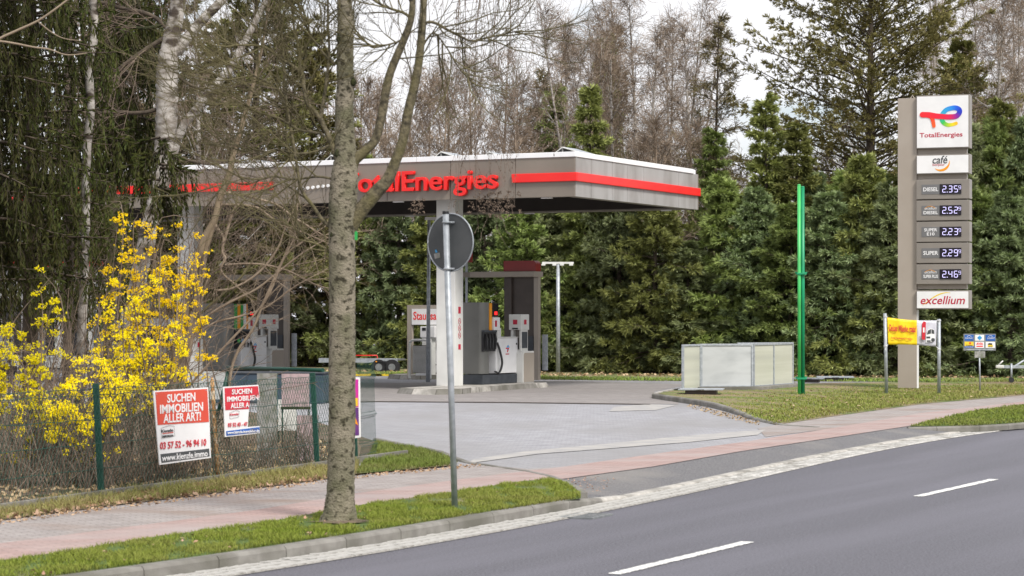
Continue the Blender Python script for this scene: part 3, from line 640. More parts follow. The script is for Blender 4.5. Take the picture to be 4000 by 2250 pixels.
# ================================================================== STATION
def tfit(body, w, h, m, parent, cx, y, cz, name='lettering', ext=.003, off=0., shear=0., rz=0., spacing=1., bev=0., tilt=0., res=3):
    """lettering fitted to width w and height h, centred at local (cx, y, cz), facing local -y"""
    o = text(body, 1., m, parent, (0, 0, 0), 0, name, ext/max(h, .01) if False else ext, off, shear, 1., 'LEFT', spacing, bev)
    me = o.data; co = np.zeros(len(me.vertices)*3); me.vertices.foreach_get('co', co); co = co.reshape(-1, 3)
    lo, hi = co.min(0), co.max(0); sx = w/(hi[0]-lo[0]); sz = h/(hi[2]-lo[2])
    co[:, 0] = (co[:, 0]-(lo[0]+hi[0])/2)*sx; co[:, 2] = (co[:, 2]-(lo[2]+hi[2])/2)*sz
    if tilt: c, s = math.cos(tilt), math.sin(tilt); co = np.stack([co[:, 0]*c-co[:, 2]*s, co[:, 1], co[:, 0]*s+co[:, 2]*c], 1)
    co += np.array([cx, y, cz]); me.vertices.foreach_set('co', co.ravel()); me.update(); o.rotation_euler = (0, 0, rz); return o

# ---- canopy
can = thing('canopy', 'large flat station canopy with taupe fascia, red stripe and raised red name letters', 'canopy', (1.70, 62.2, 0), SR)
Z0, Z1, ZC = 5.35, 6.42, 6.56; LX, LY = 22.0, 8.75
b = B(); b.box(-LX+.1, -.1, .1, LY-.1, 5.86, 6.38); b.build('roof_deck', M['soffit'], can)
x = -LX
while x < -.05:       # front fascia panels
    w = min(2.02, -x); B().box(x+.008, x+w-.008, -.0, .05, Z0, Z1, bev=.004).build('fascia_panel', M['taupe'], can); x += w
y = .0; i = 0
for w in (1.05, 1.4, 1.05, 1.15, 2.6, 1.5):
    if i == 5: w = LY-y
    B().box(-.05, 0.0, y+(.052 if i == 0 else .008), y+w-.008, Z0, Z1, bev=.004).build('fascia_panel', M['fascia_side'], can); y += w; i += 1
B().box(-LX, 0, LY-.0, LY+.05, Z0, Z1).build('fascia_panel', M['taupe'], can)
b = B(); b.box(-LX, -.02, .052, .40, Z0+.01, Z0+.05); b.box(-.40, -.052, .40, LY-.4, Z0+.012, Z0+.05); b.box(-LX, -.052, LY-.4, LY-.002, Z0+.01, Z0+.05)
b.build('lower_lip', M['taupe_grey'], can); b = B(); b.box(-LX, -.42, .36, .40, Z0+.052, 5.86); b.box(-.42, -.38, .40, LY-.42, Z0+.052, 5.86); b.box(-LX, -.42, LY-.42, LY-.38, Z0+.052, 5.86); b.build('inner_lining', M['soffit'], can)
for k in range(14):
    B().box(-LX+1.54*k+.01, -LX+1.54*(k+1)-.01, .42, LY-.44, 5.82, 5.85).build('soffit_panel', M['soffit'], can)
b = B(); b.box(-LX, .02, -.03, .10, Z1+.002, ZC, bev=.01); b.box(-.09, .03, .10, LY*.955, Z1+.002, ZC, bev=.01); b.box(-LX, -.09, LY-.1, LY+.04, Z1+.002, ZC); b.build('roof_edge_trim', M['roofwhite'], can)
sb = B(); sb.box(-1.89, .075, -.07, -.002, 5.76, 6.0, bev=.015); sb.box(.004, .075, -.0, LY+.06, 5.76, 6.0, bev=.015); sb.build('red_stripe', M['red'], can)
B().box(-16.2, -9.62, -.07, -.002, 5.76, 6.0, bev=.015).build('red_stripe', M['red'], can)
for k, xx in enumerate((-17.4, -17.0, -16.7, -19.4, -19.0, -18.7)): B().box(xx-.13, xx+.13, -.06, -.002, 5.66, 6.02, bev=.05).build('red_stripe', M['red'], can)
o = tfit('TotalEnergies', 5.0, .74, M['red'], can, -4.80, -.07, 5.80, ext=.055, off=.008, bev=.010)
for k in range(8):
    b = B(); b.cyl((-8.78+k*.17, -.002, 5.76+.012*k), (-8.78+k*.17, -.05, 5.76+.012*k), .048, n=12); b.build('white_dot', M['white'], can)
for (x0, x1, yy, hh) in ((-2.05, -.15, 2.2, .36), (-5.75, -4.1, 2.0, .34), (-4.85, -3.1, 3.2, .38), (-9.4, -7.9, 2.0, .36), (-12.2, -10.4, 2.0, .3)):
    s_ = thing('solar_frame', {-2.05: 'tilted solar panel frame on the canopy roof above the short red stripe', -5.75: 'tilted solar panel frame above the middle of the red canopy letters', -4.85: 'tilted solar panel frame just right of the second tree limb, set further back', -9.4: 'tilted solar panel frame just left of the foreground trunk', -12.2: 'tilted solar panel frame above the left red stripe, seen through twigs'}[x0], 'solar panel', (*ST(x0, yy), 6.40), SR, 'solar panels on the canopy roof')
    w = x1-x0; b = B(); b.tube([(0, 0, .05), (w*.33, 0, hh+.1), (w, 0, .08)], .022, 6); b.tube([(0, .9, .05), (w*.33, .9, hh+.1), (w, .9, .08)], .022, 6); b.tube([(w*.33, 0, 0), (w*.33, 0, hh+.1)], .022, 6); b.build('frame', M['offwhite'], s_)
    plate('panel', [(0, 0, .07), (w*.33, 0, hh+.12), (w*.33, .9, hh+.12), (0, .9, .07)], M['steel'], s_, .03)
    plate('panel', [(w*.33, 0, hh+.12), (w, 0, .1), (w, .9, .1), (w*.33, .9, hh+.12)], M['steel'], s_, .03)
for xx in (-.95, -5.6, -9.9):
    for yy in (.22, LY-.22): B().box(xx-.16, xx+.16, yy-.05, yy+.05, Z0-.03, Z0+.008, bev=.008).build('lamp', M['white'], can)
# columns
def column(px, d, lab, sym=True):
    c = thing('canopy_column', lab, 'column', (Xp(px, d), d, .12), SR, 'columns carrying the canopy')
    B().box(-.60, 0, 0, .50, 0, 5.75, bev=.02).build('shaft', M['offwhite'], c)
    if sym:
        f = B()
        f.box(.002, .006, .20, .34, 2.07, 2.26); f.build('prohibition_label', M['crimson'], c)
        for k in range(3):
            b = B(); pts = [(.006, .27+.062*math.cos(t*math.pi/8), 1.85-k*.2+.085*math.sin(t*math.pi/8)) for t in range(17)]; b.tube(pts, .007, 5)
            b.tube([(.006, .225, 1.90-k*.2), (.006, .315, 1.80-k*.2)], .006, 5); b.build('symbol', M['crimson'], c)
        B().box(.002, .006, .2, .34, 1.05, 1.2).build('symbol', M['crimson'], c)
    return c
column(1777, 65.0, 'white canopy column with red prohibition symbols behind the round road sign')
column(757, 70.0, 'white canopy column behind the multi-stemmed shrub tree')
column(140, 75.5, 'white canopy column at far left behind the dark spruce')

# ---- pump islands
def island(pts, lab, h=.15, back=(1.25, .0)):
    P = [np.array(Gd(*p)[:2]) for p in pts]; isl = thing('pump_island', lab, 'kerb island', (*P[0], 0)); O = P[0]
    off = -BV*1.45; bk = [P[-1]+off, P[0]+off*.55+RV*.6]
    poly = P+bk; ctr = sum(poly)/len(poly); inn = [p+(ctr-p)*.10 for p in poly]
    o = sheet('top_slab', [(*(p-O), h-.002) for p in inn], None, M['kerb_light'], kind=None, parent=isl)
    n = len(poly)
    for i in range(n):
        a, c = poly[i], poly[(i+1) % n]; Ls = np.linalg.norm(c-a); k = max(1, int(round(Ls/.85)))
        a2, c2 = inn[i], inn[(i+1) % n]
        for j in range(k):
            e = .008/Ls*1.5; t0, t1 = j/k+e, (j+1)/k-e
            v = [(*(a+(c-a)*t0-O), 0), (*(a+(c-a)*t1-O), 0), (*(a2+(c2-a2)*t1-O), h), (*(a2+(c2-a2)*t0-O), h)]
            mid = [a+(c-a)*t0, a+(c-a)*t1]; inm = [a2+(c2-a2)*t0, a2+(c2-a2)*t1]
            q = [p+(r_-p)*.45 for p, r_ in zip(mid, inm)]
            vv = [(*(mid[0]-O), -.01), (*(mid[1]-O), -.01), (*(q[1]-O), h), (*(q[0]-O), h), (*(inm[1]-O), h), (*(inm[0]-O), h), (*(inm[0]-O), -.01), (*(inm[1]-O), -.01)]
            me = bpy.data.meshes.new('kerb_stone'); me.from_pydata(vv, [], [(0, 1, 2, 3), (3, 2, 4, 5), (0, 3, 5, 6), (1, 7, 4, 2), (6, 7, 1, 0)]); me.update()
            link('kerb_stone', me, isl, M['kerb' if (i+j) % 3 else 'kerb_light'])
    return isl
island([(1605, 1541), (1700, 1543), (1806, 1540), (1872, 1532), (2010, 1522), (2148, 1513)], 'concrete kerb island under the pump beside the round sign pole')
island([(640, 1500), (700, 1502), (786, 1500), (850, 1494), (1010, 1486), (1150, 1478)], 'concrete kerb island under the pump with four coloured stripes')
island([(-260, 1478), (-200, 1480), (-120, 1478), (-50, 1472), (80, 1466), (240, 1458)], 'concrete kerb island at the far left behind the yellow shrub')
island([(1558, 1482), (1640, 1483), (1729, 1482), (1790, 1479), (1830, 1474), (1850, 1470)], 'small concrete island under the vacuum cleaner station')

# ---- pumps
def pump(px, d, lab, stripes, disp_y):
    p = thing('fuel_pump', lab, 'fuel pump', (Xp(px, d), d, .15), SR, 'fuel pumps under the canopy')
    B().box(-1.0, .05, -.08, 2.35, 0, .27, bev=.02).build('plinth', M['plinth'], p)
    # grey cladding with rounded corners
    out = [(-.92, 0)]+[(-.16+.16*math.sin(t*math.pi/12), .16-.16*math.cos(t*math.pi/12)) for t in range(7)]+[(0, .40), (-.92, .40)]
    B().prism(out, .30, 2.36, 'z', bev=.006).build('cladding', M['grey'], p)
    n = len(stripes); y = .41; w = .165
    hd = B().box(-.80, -.02, .405, disp_y+.38, 1.18, 2.33).build('header', M['offwhite'], p)
    for c in stripes:
        s_ = B().box(-.018, .012, y+.006, y+w-.006, 1.56, 2.34).build('product_strip', M[c], p)
        y += w
    y = disp_y
    B().box(-.03, .03, y, y+.36, 1.95, 2.34, bev=.01).build('display', M['screen'], p)
    B().box(.03, .036, y+.1, y+.28, 2.0, 2.1).build('price_digits', M['ledred'], p)
    bx = B().box(-.03, .06, y+.02, y+.40, 1.56, 1.93, bev=.012).build('white_box', M['white'], p)
    B().box(.06, .064, y+.08, y+.20, 1.66, 1.84).build('label_strip', M['crimson'], bx)
    B().box(-.03, .02, y+.30, y+.55, 1.18, 1.62, bev=.01).build('white_box', M['offwhite'], p)
    # nozzle rack
    ry0 = .02 if len(stripes) == 1 else .42
    B().box(-.04, .05, ry0, ry0+.80, 1.50, 1.56, bev=.006).build('nozzle_rail', M['plinth'], p)
    B().box(-.04, .02, ry0, ry0+.80, .95, 1.50).build('nozzle_rack', M['black'], p)
    hc = ['black', 'black', 'black', 'black'] if len(stripes) == 1 else ['green', 'lightblue', 'white', 'white']
    for k in range(4):
        yy = ry0+.10+k*.185; nz_ = B(); nz_.tube([(.05, yy, 1.46), (.085, yy, 1.30), (.07, yy, 1.0)], [.03, .042, .02], 8); o = nz_.build('nozzle', M['black'], p)
        if hc[k] != 'black': B().sphere((.10, yy, 1.20), .055, (1, 1, 1.3), 8).build('grip', M[hc[k]], o)
    for k in range(2):
        yy = ry0+.75+.06*k; hh = B(); hh.tube(smooth_path([(.06, yy, 1.2), (.10, yy+.10, .95), (.14, yy+.16, .6), (.10, yy+.06, .33), (.04, yy-.1, .36)], 5), .02, 7); hh.build('hose', M['black'], p)
    c = B().box(-.62, .03, .78, 2.20, .30, 1.32, bev=.015); cb = c.build('cabinet', M['white'], p)
    B().box(-.64, .045, .77, 2.22, 1.325, 1.36, bev=.008).build('cabinet_lid', M['offwhite'], p)
    b = B(); b.tube([(.034, 1.42, 1.02), (.034, 1.58, 1.02)], .022, 6); b.tube([(.034, 1.58, 1.02), (.034, 1.5, .92)], .018, 6); b.build('emblem', M['red'], cb)
    b = B(); b.tube([(.036, 1.55+.06*math.cos(t), 1.04+.06*math.sin(t)) for t in np.linspace(0, 5, 9)], .016, 6); b.build('emblem', M['lightblue'], cb)
    B().box(.032, .035, 1.40, 1.62, .84, .87).build('emblem', M['crimson'], cb)
    B().cyl((.03, 2.1, 1.15), (.045, 2.1, 1.15), .03, n=10).build('lock', M['black'], cb)
    return p
pump(1885, 66.2, 'fuel pump with one orange strip and black nozzles beside the column', ['orange'], .585)
pump(886, 71.0, 'fuel pump with green, orange and white strips, grips in several colours', ['green', 'orange', 'green', 'white', 'orange'], 1.15)
pump(-115, 76.5, 'fuel pump at the far left edge half hidden by yellow flowers', ['green', 'orange', 'green', 'white'], 1.15)
for px, d, lab in ((-115, 76.5, 'leftmost'),): 
    pass
def terminal(px, d, lab):
    t = thing('washing_post', lab, 'service post', (Xp(px, d), d, .15), SR, 'service posts beside the pumps')
    h = B().box(-.40, 0, 0, .55, 1.56, 2.02, bev=.015).build('head', M['offwhite'], t)
    B().box(-.26, -.12, -.006, -.002, 1.72, 1.86).build('pictogram', M['crimson'], h); B().box(.002, .006, .2, .36, 1.72, 1.86).build('pictogram', M['crimson'], h)
    B().box(-.28, -.1, -.02, .0, 1.58, 1.62).build('slot', M['black'], h)
    b = B(); b.box(-.36, -.28, .05, .5, .2, 1.56); b.box(-.08, -.02, .05, .5, .2, 1.56, bev=.008); b.box(-.28, -.08, .05, .5, .2, .98); b.build('post', M['offwhite'], t)
    B().box(-.275, -.085, .2, .45, .99, 1.55).build('inner_panel', M['taupe_grey'], t)
    B().box(-.018, -.012, .10, .45, 1.02, 1.50).build('recess', M['plinth'], t)
    b = B(); pr = [(0, 0)]+[(.10+(-.10)*math.cos(k*math.pi/10), .83+.10*math.sin(k*math.pi/10)) for k in range(6)]+[(.75, .93), (.75, 0)]
    b.prism(pr, -.55, .06, 'x', bev=.004); cb = b.build('cabinet', M['offwhite'], t)
    pr2 = [(.06, .02)]+[(.15-.09*math.cos(k*math.pi/10), .79+.09*math.sin(k*math.pi/10)) for k in range(6)]+[(.74, .88), (.74, .02)]
    b = B(); b.prism(pr2, .062, .07, 'x'); b.build('cabinet_front', M['taupe_light'], cb)
    return t
terminal(2035, 68.0, 'white service post with taupe cabinet right of the single-strip pump')
terminal(1052, 73.4, 'white service post with taupe cabinet right of the four-strip pump')
def portal(px, d, lab, red=True):
    t = thing('portal_frame', lab, 'portal', (Xp(px, d), d, .15), SR, 'portals at the ends of the pump islands')
    B().box(-.16, 0, 0, .16, 0, 3.17, bev=.01).build('post', M['taupe_light'], t)
    B().box(-1.15, -.161, .04, .10, .0, 3.168).build('back_panel', M['brown'], t)
    B().box(-1.15, -.90, -.06, .04, .55, 3.168, bev=.004).build('side_panel', M['brown'], t)
    b = B(); b.box(-2.2, .02, -.35, .3, 3.172, 3.34, bev=.012); b.build('roof_plate', M['taupe_light'], t)
    B().box(-2.55, -2.202, -.30, .3, 3.178, 3.33).build('roof_plate', M['taupe'], t)
    B().box(.03, .20, .20, .26, 0.3, 1.4).build('side_bin', M['steel'], t)
    B().box(-.9, -.17, -.03, .038, .35, 1.35).build('lower_panel', M['plinth'], t)
    if red:
        pr = [(-1.1, 3.345), (.01, 3.345), (.01, 3.56)]+[(-.10+.11*math.cos(k*math.pi/10), 3.56+.11*math.sin(k*math.pi/10)) for k in range(1, 6)]+[(-1.1, 3.67)]
        B().prism(pr, -.2, .15, 'y', bev=.004).build('red_sign', M['darkred'], t)
    return t
portal(2103, 70.8, 'taupe portal frame with dark red sign behind the single-strip pump')
portal(1123, 76.0, 'taupe portal frame without red sign behind the four-strip pump', False)
# dark red square sign half hidden behind the round sign
t = thing('red_board', 'small dark red board showing behind the edge of the round sign', 'board', (Xp(1835, 72), 72, 0), SR); B().box(-.35, 0, 0, .2, 3.8, 4.1, bev=.01).build('board', M['darkred'], t); B().box(-.2, -.14, .08, .14, .15, 3.8).build('post', M['steel'], t)

# ---- vacuum station
v = thing('vacuum_station', 'vacuum cleaner station with red lettered sign and chrome hoop', 'vacuum station', (Xp(1590, 78), 78, .15), SR)
b = B(); b.box(0, .19, 0, .12, -.1, 2.34, bev=.006); b.box(.19, 1.75, 0, .12, 2.22, 2.34, bev=.006); b.box(1.75, 1.9, 0, .12, -.1, 2.34); b.build('frame', M['taupe_light'], v)
sg = B().box(.19, 1.75, .0, .10, 1.28, 2.2).build('header_board', M['taupe_light'], v); bpy.data.objects.remove(sg)
sg = B().box(.192, 1.748, .01, .09, 1.22, 2.2).build('spare', M['white'], v); bpy.data.objects.remove(sg)
sg = B().box(.192, 1.748, -.02, .09, 1.68, 2.215).build('sign_face', M['white'], v)
tfit('Staubsauger', 1.42, .36, M['red'], sg, .97, -.024, 1.94, off=.012)
m1 = thing('vacuum_machine', 'white coin vacuum cleaner with black hose under the red lettered sign', 'vacuum cleaner', (Xp(1641, 77.4), 77.4, .15), SR)
b = B(); b.box(0, .55, 0, .35, 1.25, 1.62, bev=.02); hb = b.build('head', M['white'], m1); b = B(); b.box(.08, .22, -.01, .0, 1.48, 1.58); b.build('slot', M['black'], hb)
b = B(); b.box(.06, .42, .02, .33, 0, 1.26, bev=.01); b.build('body', M['offwhite'], m1)
tb = thing('vacuum_machine', 'white coin machine right of the black hose, with red pictogram', 'vacuum cleaner', (Xp(1680, 78.2), 78.2, .15), SR)
b = B(); b.box(0, .5, 0, .35, 1.1, 1.65, bev=.02); hb = b.build('head', M['white'], tb); b = B(); b.box(.15, .29, -.008, -.002, 1.30, 1.46); b.build('pictogram', M['crimson'], hb)
b = B(); b.box(.28, .42, .03, .30, 0, 1.1, bev=.006); b.box(.0, .10, .03, .3, 0, 1.1, bev=.006); b.build('post', M['offwhite'], tb)
b = B(); b.box(.1, .62, -.1, .32, 0, .85, bev=.02); b.build('cabinet', M['white'], tb)
b = B(); b.tube(smooth_path([(.3, -.2, .35), (.52, -.22, .25), (.62, -.2, -.0+.12), (.42, -.2, .03), (.2, -.2, .1), (.18, -.2, .3)], 5), .025, 7); b.build('hose', M['black'], tb)
mh = thing('mat_beater', 'ribbed mat cleaning grille inside a white tubular hoop', 'mat cleaner', (Xp(1600, 76.6), 76.6, .15), SR)
b = B(); b.tube(smooth_path([(0, 0, -.1), (0, 0, 1.0), (.05, 0, 1.12), (.16, 0, 1.17), (.62, 0, 1.17), (.74, 0, 1.12), (.78, 0, 1.0), (.78, 0, -.1)], 4), .04, 8); b.build('hoop', M['offwhite'], mh)
b = B(); b.box(.10, .64, .06, .12, .08, 1.0); b.build('backing', M['brown'], mh)
for k in range(24): B().box(.10, .64, .03, .058, .10+k*.037, .122+k*.037).build('slat', M['offwhite'], mh)
b = B(); b.box(.25, .75, -.03, .15, .0, .075); b.build('foot', M['white'], mh)

# ---- masts
ms = thing('light_mast', 'thin grey light mast rising behind the round road sign', 'light mast', (Xp(1672, 74), 74, 0))
b = B(); b.cyl((0, 0, 0), (.03, 0, 5.2), .07, .05, 12); b.build('pole', M['steel'], ms); b = B(); b.box(-.1, .3, -.08, .08, 5.2, 5.3, bev=.01); b.build('lamp_head', M['white'], ms)
m2 = thing('light_mast', 'grey light mast with flat T head in front of the spruce hedge', 'light mast', (Xp(2180, 80), 80, .1))
b = B(); b.cyl((0, 0, 0), (0, 0, 3.82), .075, .062, 12); b.build('pole', M['steel'], m2)
b = B(); b.box(-.56, .54, -.06, .06, 3.83, 3.90, bev=.01); b.build('cross_arm', M['offwhite'], m2)
for s_ in (-.50, -.12, .14, .46):
    b = B(); b.box(s_-.08, s_+.06, -.10, .08, 3.77, 3.828, bev=.01); b.build('lamp_head', M['offwhite'], m2)

# ---- trailer by the vacuum station
tr = thing('trailer', 'flatbed car trailer with red bar parked left of the vacuum station', 'trailer', (Xp(1540, 84), 84, 0), math.radians(-8))
b = B(); b.box(-2.6, .25, -.9, .9, .50, .56, bev=.01); b.build('bed', M['steel_dark'], tr)
b = B(); b.box(-2.6, -.02, -.95, -.9, .44, .60); b.box(-.02, .30, -.95, -.9, .44, .60); b.build('side_rail', M['steel'], tr)
b = B(); b.tube([(-1.35, -.9, .6), (-1.35, -.9, .70), (-.45, -.9, .70), (-.45, -.9, .6)], .02, 6); b.build('loading_bar', M['red'], tr)
b = B(); b.box(-.55, .25, -.98, -.7, .38, .50, bev=.03); b.build('mudguard', M['black'], tr)
for s_ in (-.38, .10):
    w = B().cyl((s_, -.98, .28), (s_, -.76, .28), .28, n=20).build('wheel', M['black'], tr); B().cyl((s_, -.99, .28), (s_, -.975, .28), .13, n=14).build('rim', M['steel_dark'], w)
b = B(); b.box(-.5, -.44, -.99, -.975, .46, .5); b.build('side_marker', M['orange'], tr)
for px, w, lab in ((1492, .42, 'yellow concrete wheel stop left of the trailer wheels'), (1555, .36, 'yellow concrete wheel stop right of the trailer wheels'), (1440, .5, 'yellow concrete wheel stop under the drawbar of the trailer')):
    o = B().prism([(-w, 0), (w, 0), (w-.06, .11), (-w+.06, .11)], -.08, .08, 'y', bev=.01).build('wheel_stop', M['yellow'], None); o.location = (Xp(px, 81.5), 81.5, .002); tag(o, lab, 'wheel stop', 'yellow wheel stops')
# drawbar at the right edge
tr2 = thing('trailer', 'grey steel trailer drawbar with jockey wheel cut by the right picture edge', 'trailer', (Xp(3900, 70), 70, .1), math.radians(-4))
b = B(); b.box(-.02, 3.6, -.05, .05, .43, .52, bev=.008); b.build('drawbar', M['steel'], tr2)
b = B(); b.tube([(.50, 0, .5), (1.3, .1, 1.0)], .03, 6); b.tube([(.75, -.1, .95), (1.3, -.1, .62)], .022, 6); b.build('brace', M['steel'], tr2)
b = B(); b.box(-.08, .16, -.06, .06, .44, .53, bev=.02); b.cyl((.0, 0, .53), (.14, 0, .66), .02, n=8); b.build('coupling', M['offwhite'], tr2)
b = B(); b.cyl((.38, -.07, .08), (.38, -.07, .58), .03, n=8); b.build('jockey_stem', M['steel'], tr2); B().cyl((.38, -.11, .08), (.38, -.03, .08), .08, n=14).build('jockey_wheel', M['black'], tr2)
b = B(); b.box(1.6, 5, -.7, .7, .53, .6); b.build('bed', M['steel_dark'], tr2); w = B().cyl((2.6, -.8, .3), (2.6, -.6, .3), .3, n=20).build('wheel', M['black'], tr2)

# ---- screen enclosure
en = thing('screen_enclosure', 'low enclosure of translucent sheets in aluminium frames on a concrete base', 'enclosure', (Xp(2735, 63.6), 63.6, 0))
O = np.array([Xp(2735, 63.6), 63.6])
PA, PB, PC, PD, PE = [np.array([Xp(a, d), d])-O for a, d in ((2666, 62.4), (2735, 63.6), (2942, 63.9), (3097, 66.5), (2880, 65.6))]
def bay(a, c, z0, z1, n, m):
    T = nrm(c-a); L = np.linalg.norm(c-a); an = math.atan2(T[1], T[0]); R = Matrix.Translation((a[0], a[1], 0)) @ Matrix.Rotation(an, 4, 'Z'); fw = .055
    def put(x0, x1, y0, y1, zz0, zz1, mm, name, bev=.006):
        b = B(); b.box(x0, x1, y0, y1, zz0, zz1, bev=bev); bmesh.ops.transform(b.bm, matrix=R, verts=b.bm.verts); b.build(name, mm, en)
    put(0, L, -.03, .03, z1-fw, z1, M['steel'], 'rail'); put(fw, L-fw, -.026, .026, z0, z0+.02, M['steel'], 'rail', 0)
    for k in range(n+1):
        x = L*k/n; x0 = min(max(x-fw/2, 0.003), L-fw-.003); put(x0, x0+fw, -.033, .033, z0, z1-fw-.002, M['steel'], 'post')
    for k in range(n): put(L*k/n+fw*.6, L*(k+1)/n-fw*.6, -.006, .006, z0+.02, z1-fw-.002, m, 'sheet', 0)
bay(PA, PB, .10, 1.345, 1, M['poly']); bay(PB, PC, .17, 1.35, 1, M['polyblue']); bay(PC, PD, .17, 1.355, 2, M['poly']); bay(PD, PE, .17, 1.36, 1, M['poly'])  # same sheeting throughout; middle bay's bluish colour paints in the reflected sky
cb = [Gd(2700, 1516, .12)[:2]-O, np.array([Xp(2740, 63.2), 63.2])-O, np.array([Xp(2978, 63.5), 63.5])-O, np.array([Xp(3122, 66.4), 66.4])-O, np.array([Xp(3105, 68), 68])-O, np.array([Xp(2860, 66.5), 66.5])-O, np.array([Xp(2740, 65), 65])-O]
B().prism([tuple(p) for p in cb], -.05, .165, 'z', bev=.008).build('concrete_base', M['kerb'], en)
# tank hatches
for (px, py, w, dp, rz, lab) in ((2740, 1534, 1.15, .9, -.15, 'raised grey steel hatch lid on the kerb tip beside the enclosure'), (3262, 1484, 1.15, 1.0, -.1, 'raised grey steel hatch lid right of the green poles'), (3160, 1490, .9, .8, -.2, 'low pale hatch lid just behind the green poles')):
    p = Gd(px, py, .12); h = thing('tank_hatch', lab, 'hatch', (p[0], p[1], .09), rz, 'tank hatches on the lawn')
    B().box(-w*.35, w*.35, -dp*.35, dp*.35, 0, .10).build('shaft', M['brown'], h); B().box(-w/2, w/2, -dp/2, dp/2, .105, .14, bev=.008).build('lid', M['steel'], h)
    b = B(); b.tube([(-.1, -dp/2-.01, .125), (.1, -dp/2-.01, .125)], .01, 5); b.build('handle', M['steel_dark'], h)

# ---- green poles
gp_ = thing('green_pole_stand', 'three bright green tubes clamped together and standing on the lawn', 'pole stand', (Xp(3130, 60.5), 60.5, .05))
def pole(x, y, z1, r, m):
    b = B(); b.cyl((x, y, 0), (x-.01, y, z1), r, n=14); b.sphere((x-.01, y, z1), r*1.1, (1, 1, .6), 10); b.build('pole', M[m], gp_)
pole(-.055, -.05, 5.50, .045, 'pole_green'); pole(.045, .0, 5.45, .05, 'pole_teal'); pole(-.0, .09, 4.9, .045, 'pole_teal')
for z in (.40, 3.15):
    b = B(); b.box(-.13, .13, -.12, .14, z, z+.05, bev=.012); b.box(-.16, .16, -.02, .03, z+.05, z+.075, bev=.004); b.build('clamp', M['pole_teal'], gp_)

# ---- price pylon
PD_ = 65.2; py_ = thing('price_pylon', 'tall taupe price pylon with stacked brand sign and fuel price boxes', 'price sign', (Xp(3507, PD_), PD_, .08), math.radians(-20))
zz = lambda y: CH-.08+(HZ-y)*PD_/F
b = B(); b.box(0, .535, 0, .28, 0, zz(385), bev=.006); sh = b.build('column', M['taupe_light'], py_)
B().box(.5365, .548, .01, .27, 0, zz(1211)).build('side_edge', M['white'], py_)
b = B(); b.tube([(.33, .14, zz(385)), (.36, .14, zz(379)), (.39, .14, zz(372)), (.42, .14, zz(379)), (.45, .14, zz(385))], .014, 6); b.build('lifting_eye', M['taupe_light'], py_)
BX0, BX1 = .542, 2.03
B().box(.538, 1.93, .06, .26, zz(1130), zz(390)).build('spine', M['taupe_light'], py_)
SC = 138.*1.0
def cell(y0, y1, kind):
    z0, z1 = zz(y1), zz(y0); bx = B().box(BX0, BX1, -.10, .36, z0, z1, bev=.012).build('sign_box', M['taupe_grey'], py_)
    if kind == 'white':
        B().box(BX0+.02, BX1-.03, -.112, -.101, z0+.03, z1-.03).build('face', M['white'], bx)
    return bx, z0, z1
U = .00275*.98
def lx(X): return BX0+(X-463)*U*.985      # enlarged survey column -> local x
def lz(Y): return zz(350+Y*.3795)
# brand box
bx, z0, z1 = cell(378, 585, 'white')
def ribbon(pts, cols, r, y0, dy, parent, name='emblem'):
    P = smooth_path([(lx(p[0]), 0, lz(p[1]), rr*U) for p, rr in zip(pts, r)], 6); n = len(P)
    C = np.array([[np.interp(i/(n-1), np.linspace(0, 1, len(cols)), [c[k] for c in cols]) for k in range(3)] for i in range(n)])
    c = P[:, [0, 2]]; T = nrm(np.gradient(c, axis=0)); Nn = np.stack([-T[:, 1], T[:, 0]], 1); bm = bmesh.new(); cl_ = bm.loops.layers.color.new('Col') if False else None
    vs = []; cs = []
    def addp(pt, y, col): vs.append((pt[0], y, pt[1])); cs.append((*col, 1)); return len(vs)-1
    fs = []; prev = None
    for i in range(n):
        y = y0+dy*i; a = addp(c[i]+Nn[i]*P[i, 3], y, C[i]); b_ = addp(c[i]-Nn[i]*P[i, 3], y, C[i])
        if prev: fs.append((prev[0], prev[1], b_, a))
        prev = (a, b_)
    for i, sg_ in ((0, -1), (n-1, 1)):      # round ends
        y = y0+dy*i; ct = addp(c[i], y, C[i]); ring = [addp(c[i]+P[i, 3]*(Nn[i]*math.cos(t)+T[i]*sg_*math.sin(t)), y, C[i]) for t in np.linspace(0, math.pi, 9)]
        for k in range(8): fs.append((ct, ring[k], ring[k+1]))
    me = bpy.data.meshes.new(name); me.from_pydata(vs, [], fs); me.update()
    ca = me.color_attributes.new('Col', 'FLOAT_COLOR', 'POINT')
    for i, k in enumerate(cs): ca.data[i].color = k
    o = link(name, me, parent, LOGO); mod = o.modifiers.new('thickness', 'SOLIDIFY'); mod.thickness = .003; return o
LOGO = bpy.data.materials.new('rainbow_print'); LOGO.use_nodes = True; t_ = LOGO.node_tree; p_ = t_.nodes['Principled BSDF']; p_.inputs['Roughness'].default_value = .4
an_ = t_.nodes.new('ShaderNodeVertexColor'); an_.layer_name = 'Col'; t_.links.new(an_.outputs['Color'], p_.inputs['Base Color'])
ribbon([(530, 270), (600, 274), (670, 287), (760, 297), (830, 300), (885, 294), (917, 265), (918, 232), (885, 211), (840, 211), (785, 226), (745, 265), (734, 315), (752, 357), (795, 381), (845, 379), (884, 368)],
       [(.85, .02, .03), (.85, .015, .03), (.85, .01, .04), (.8, .01, .05), (.7, .01, .1), (.3, .01, .3), (.02, .03, .5), (.01, .05, .6), (.01, .12, .75), (.02, .25, .8), (.03, .35, .75), (.02, .42, .6), (.01, .5, .35), (.05, .55, .08), (.4, .65, .03), (.85, .7, .02), (.95, .55, .01)],
       [29, 29, 28, 27, 27, 27, 26, 26, 25, 24, 24, 24, 24, 22, 20, 18, 18], -.128, .00012, bx)
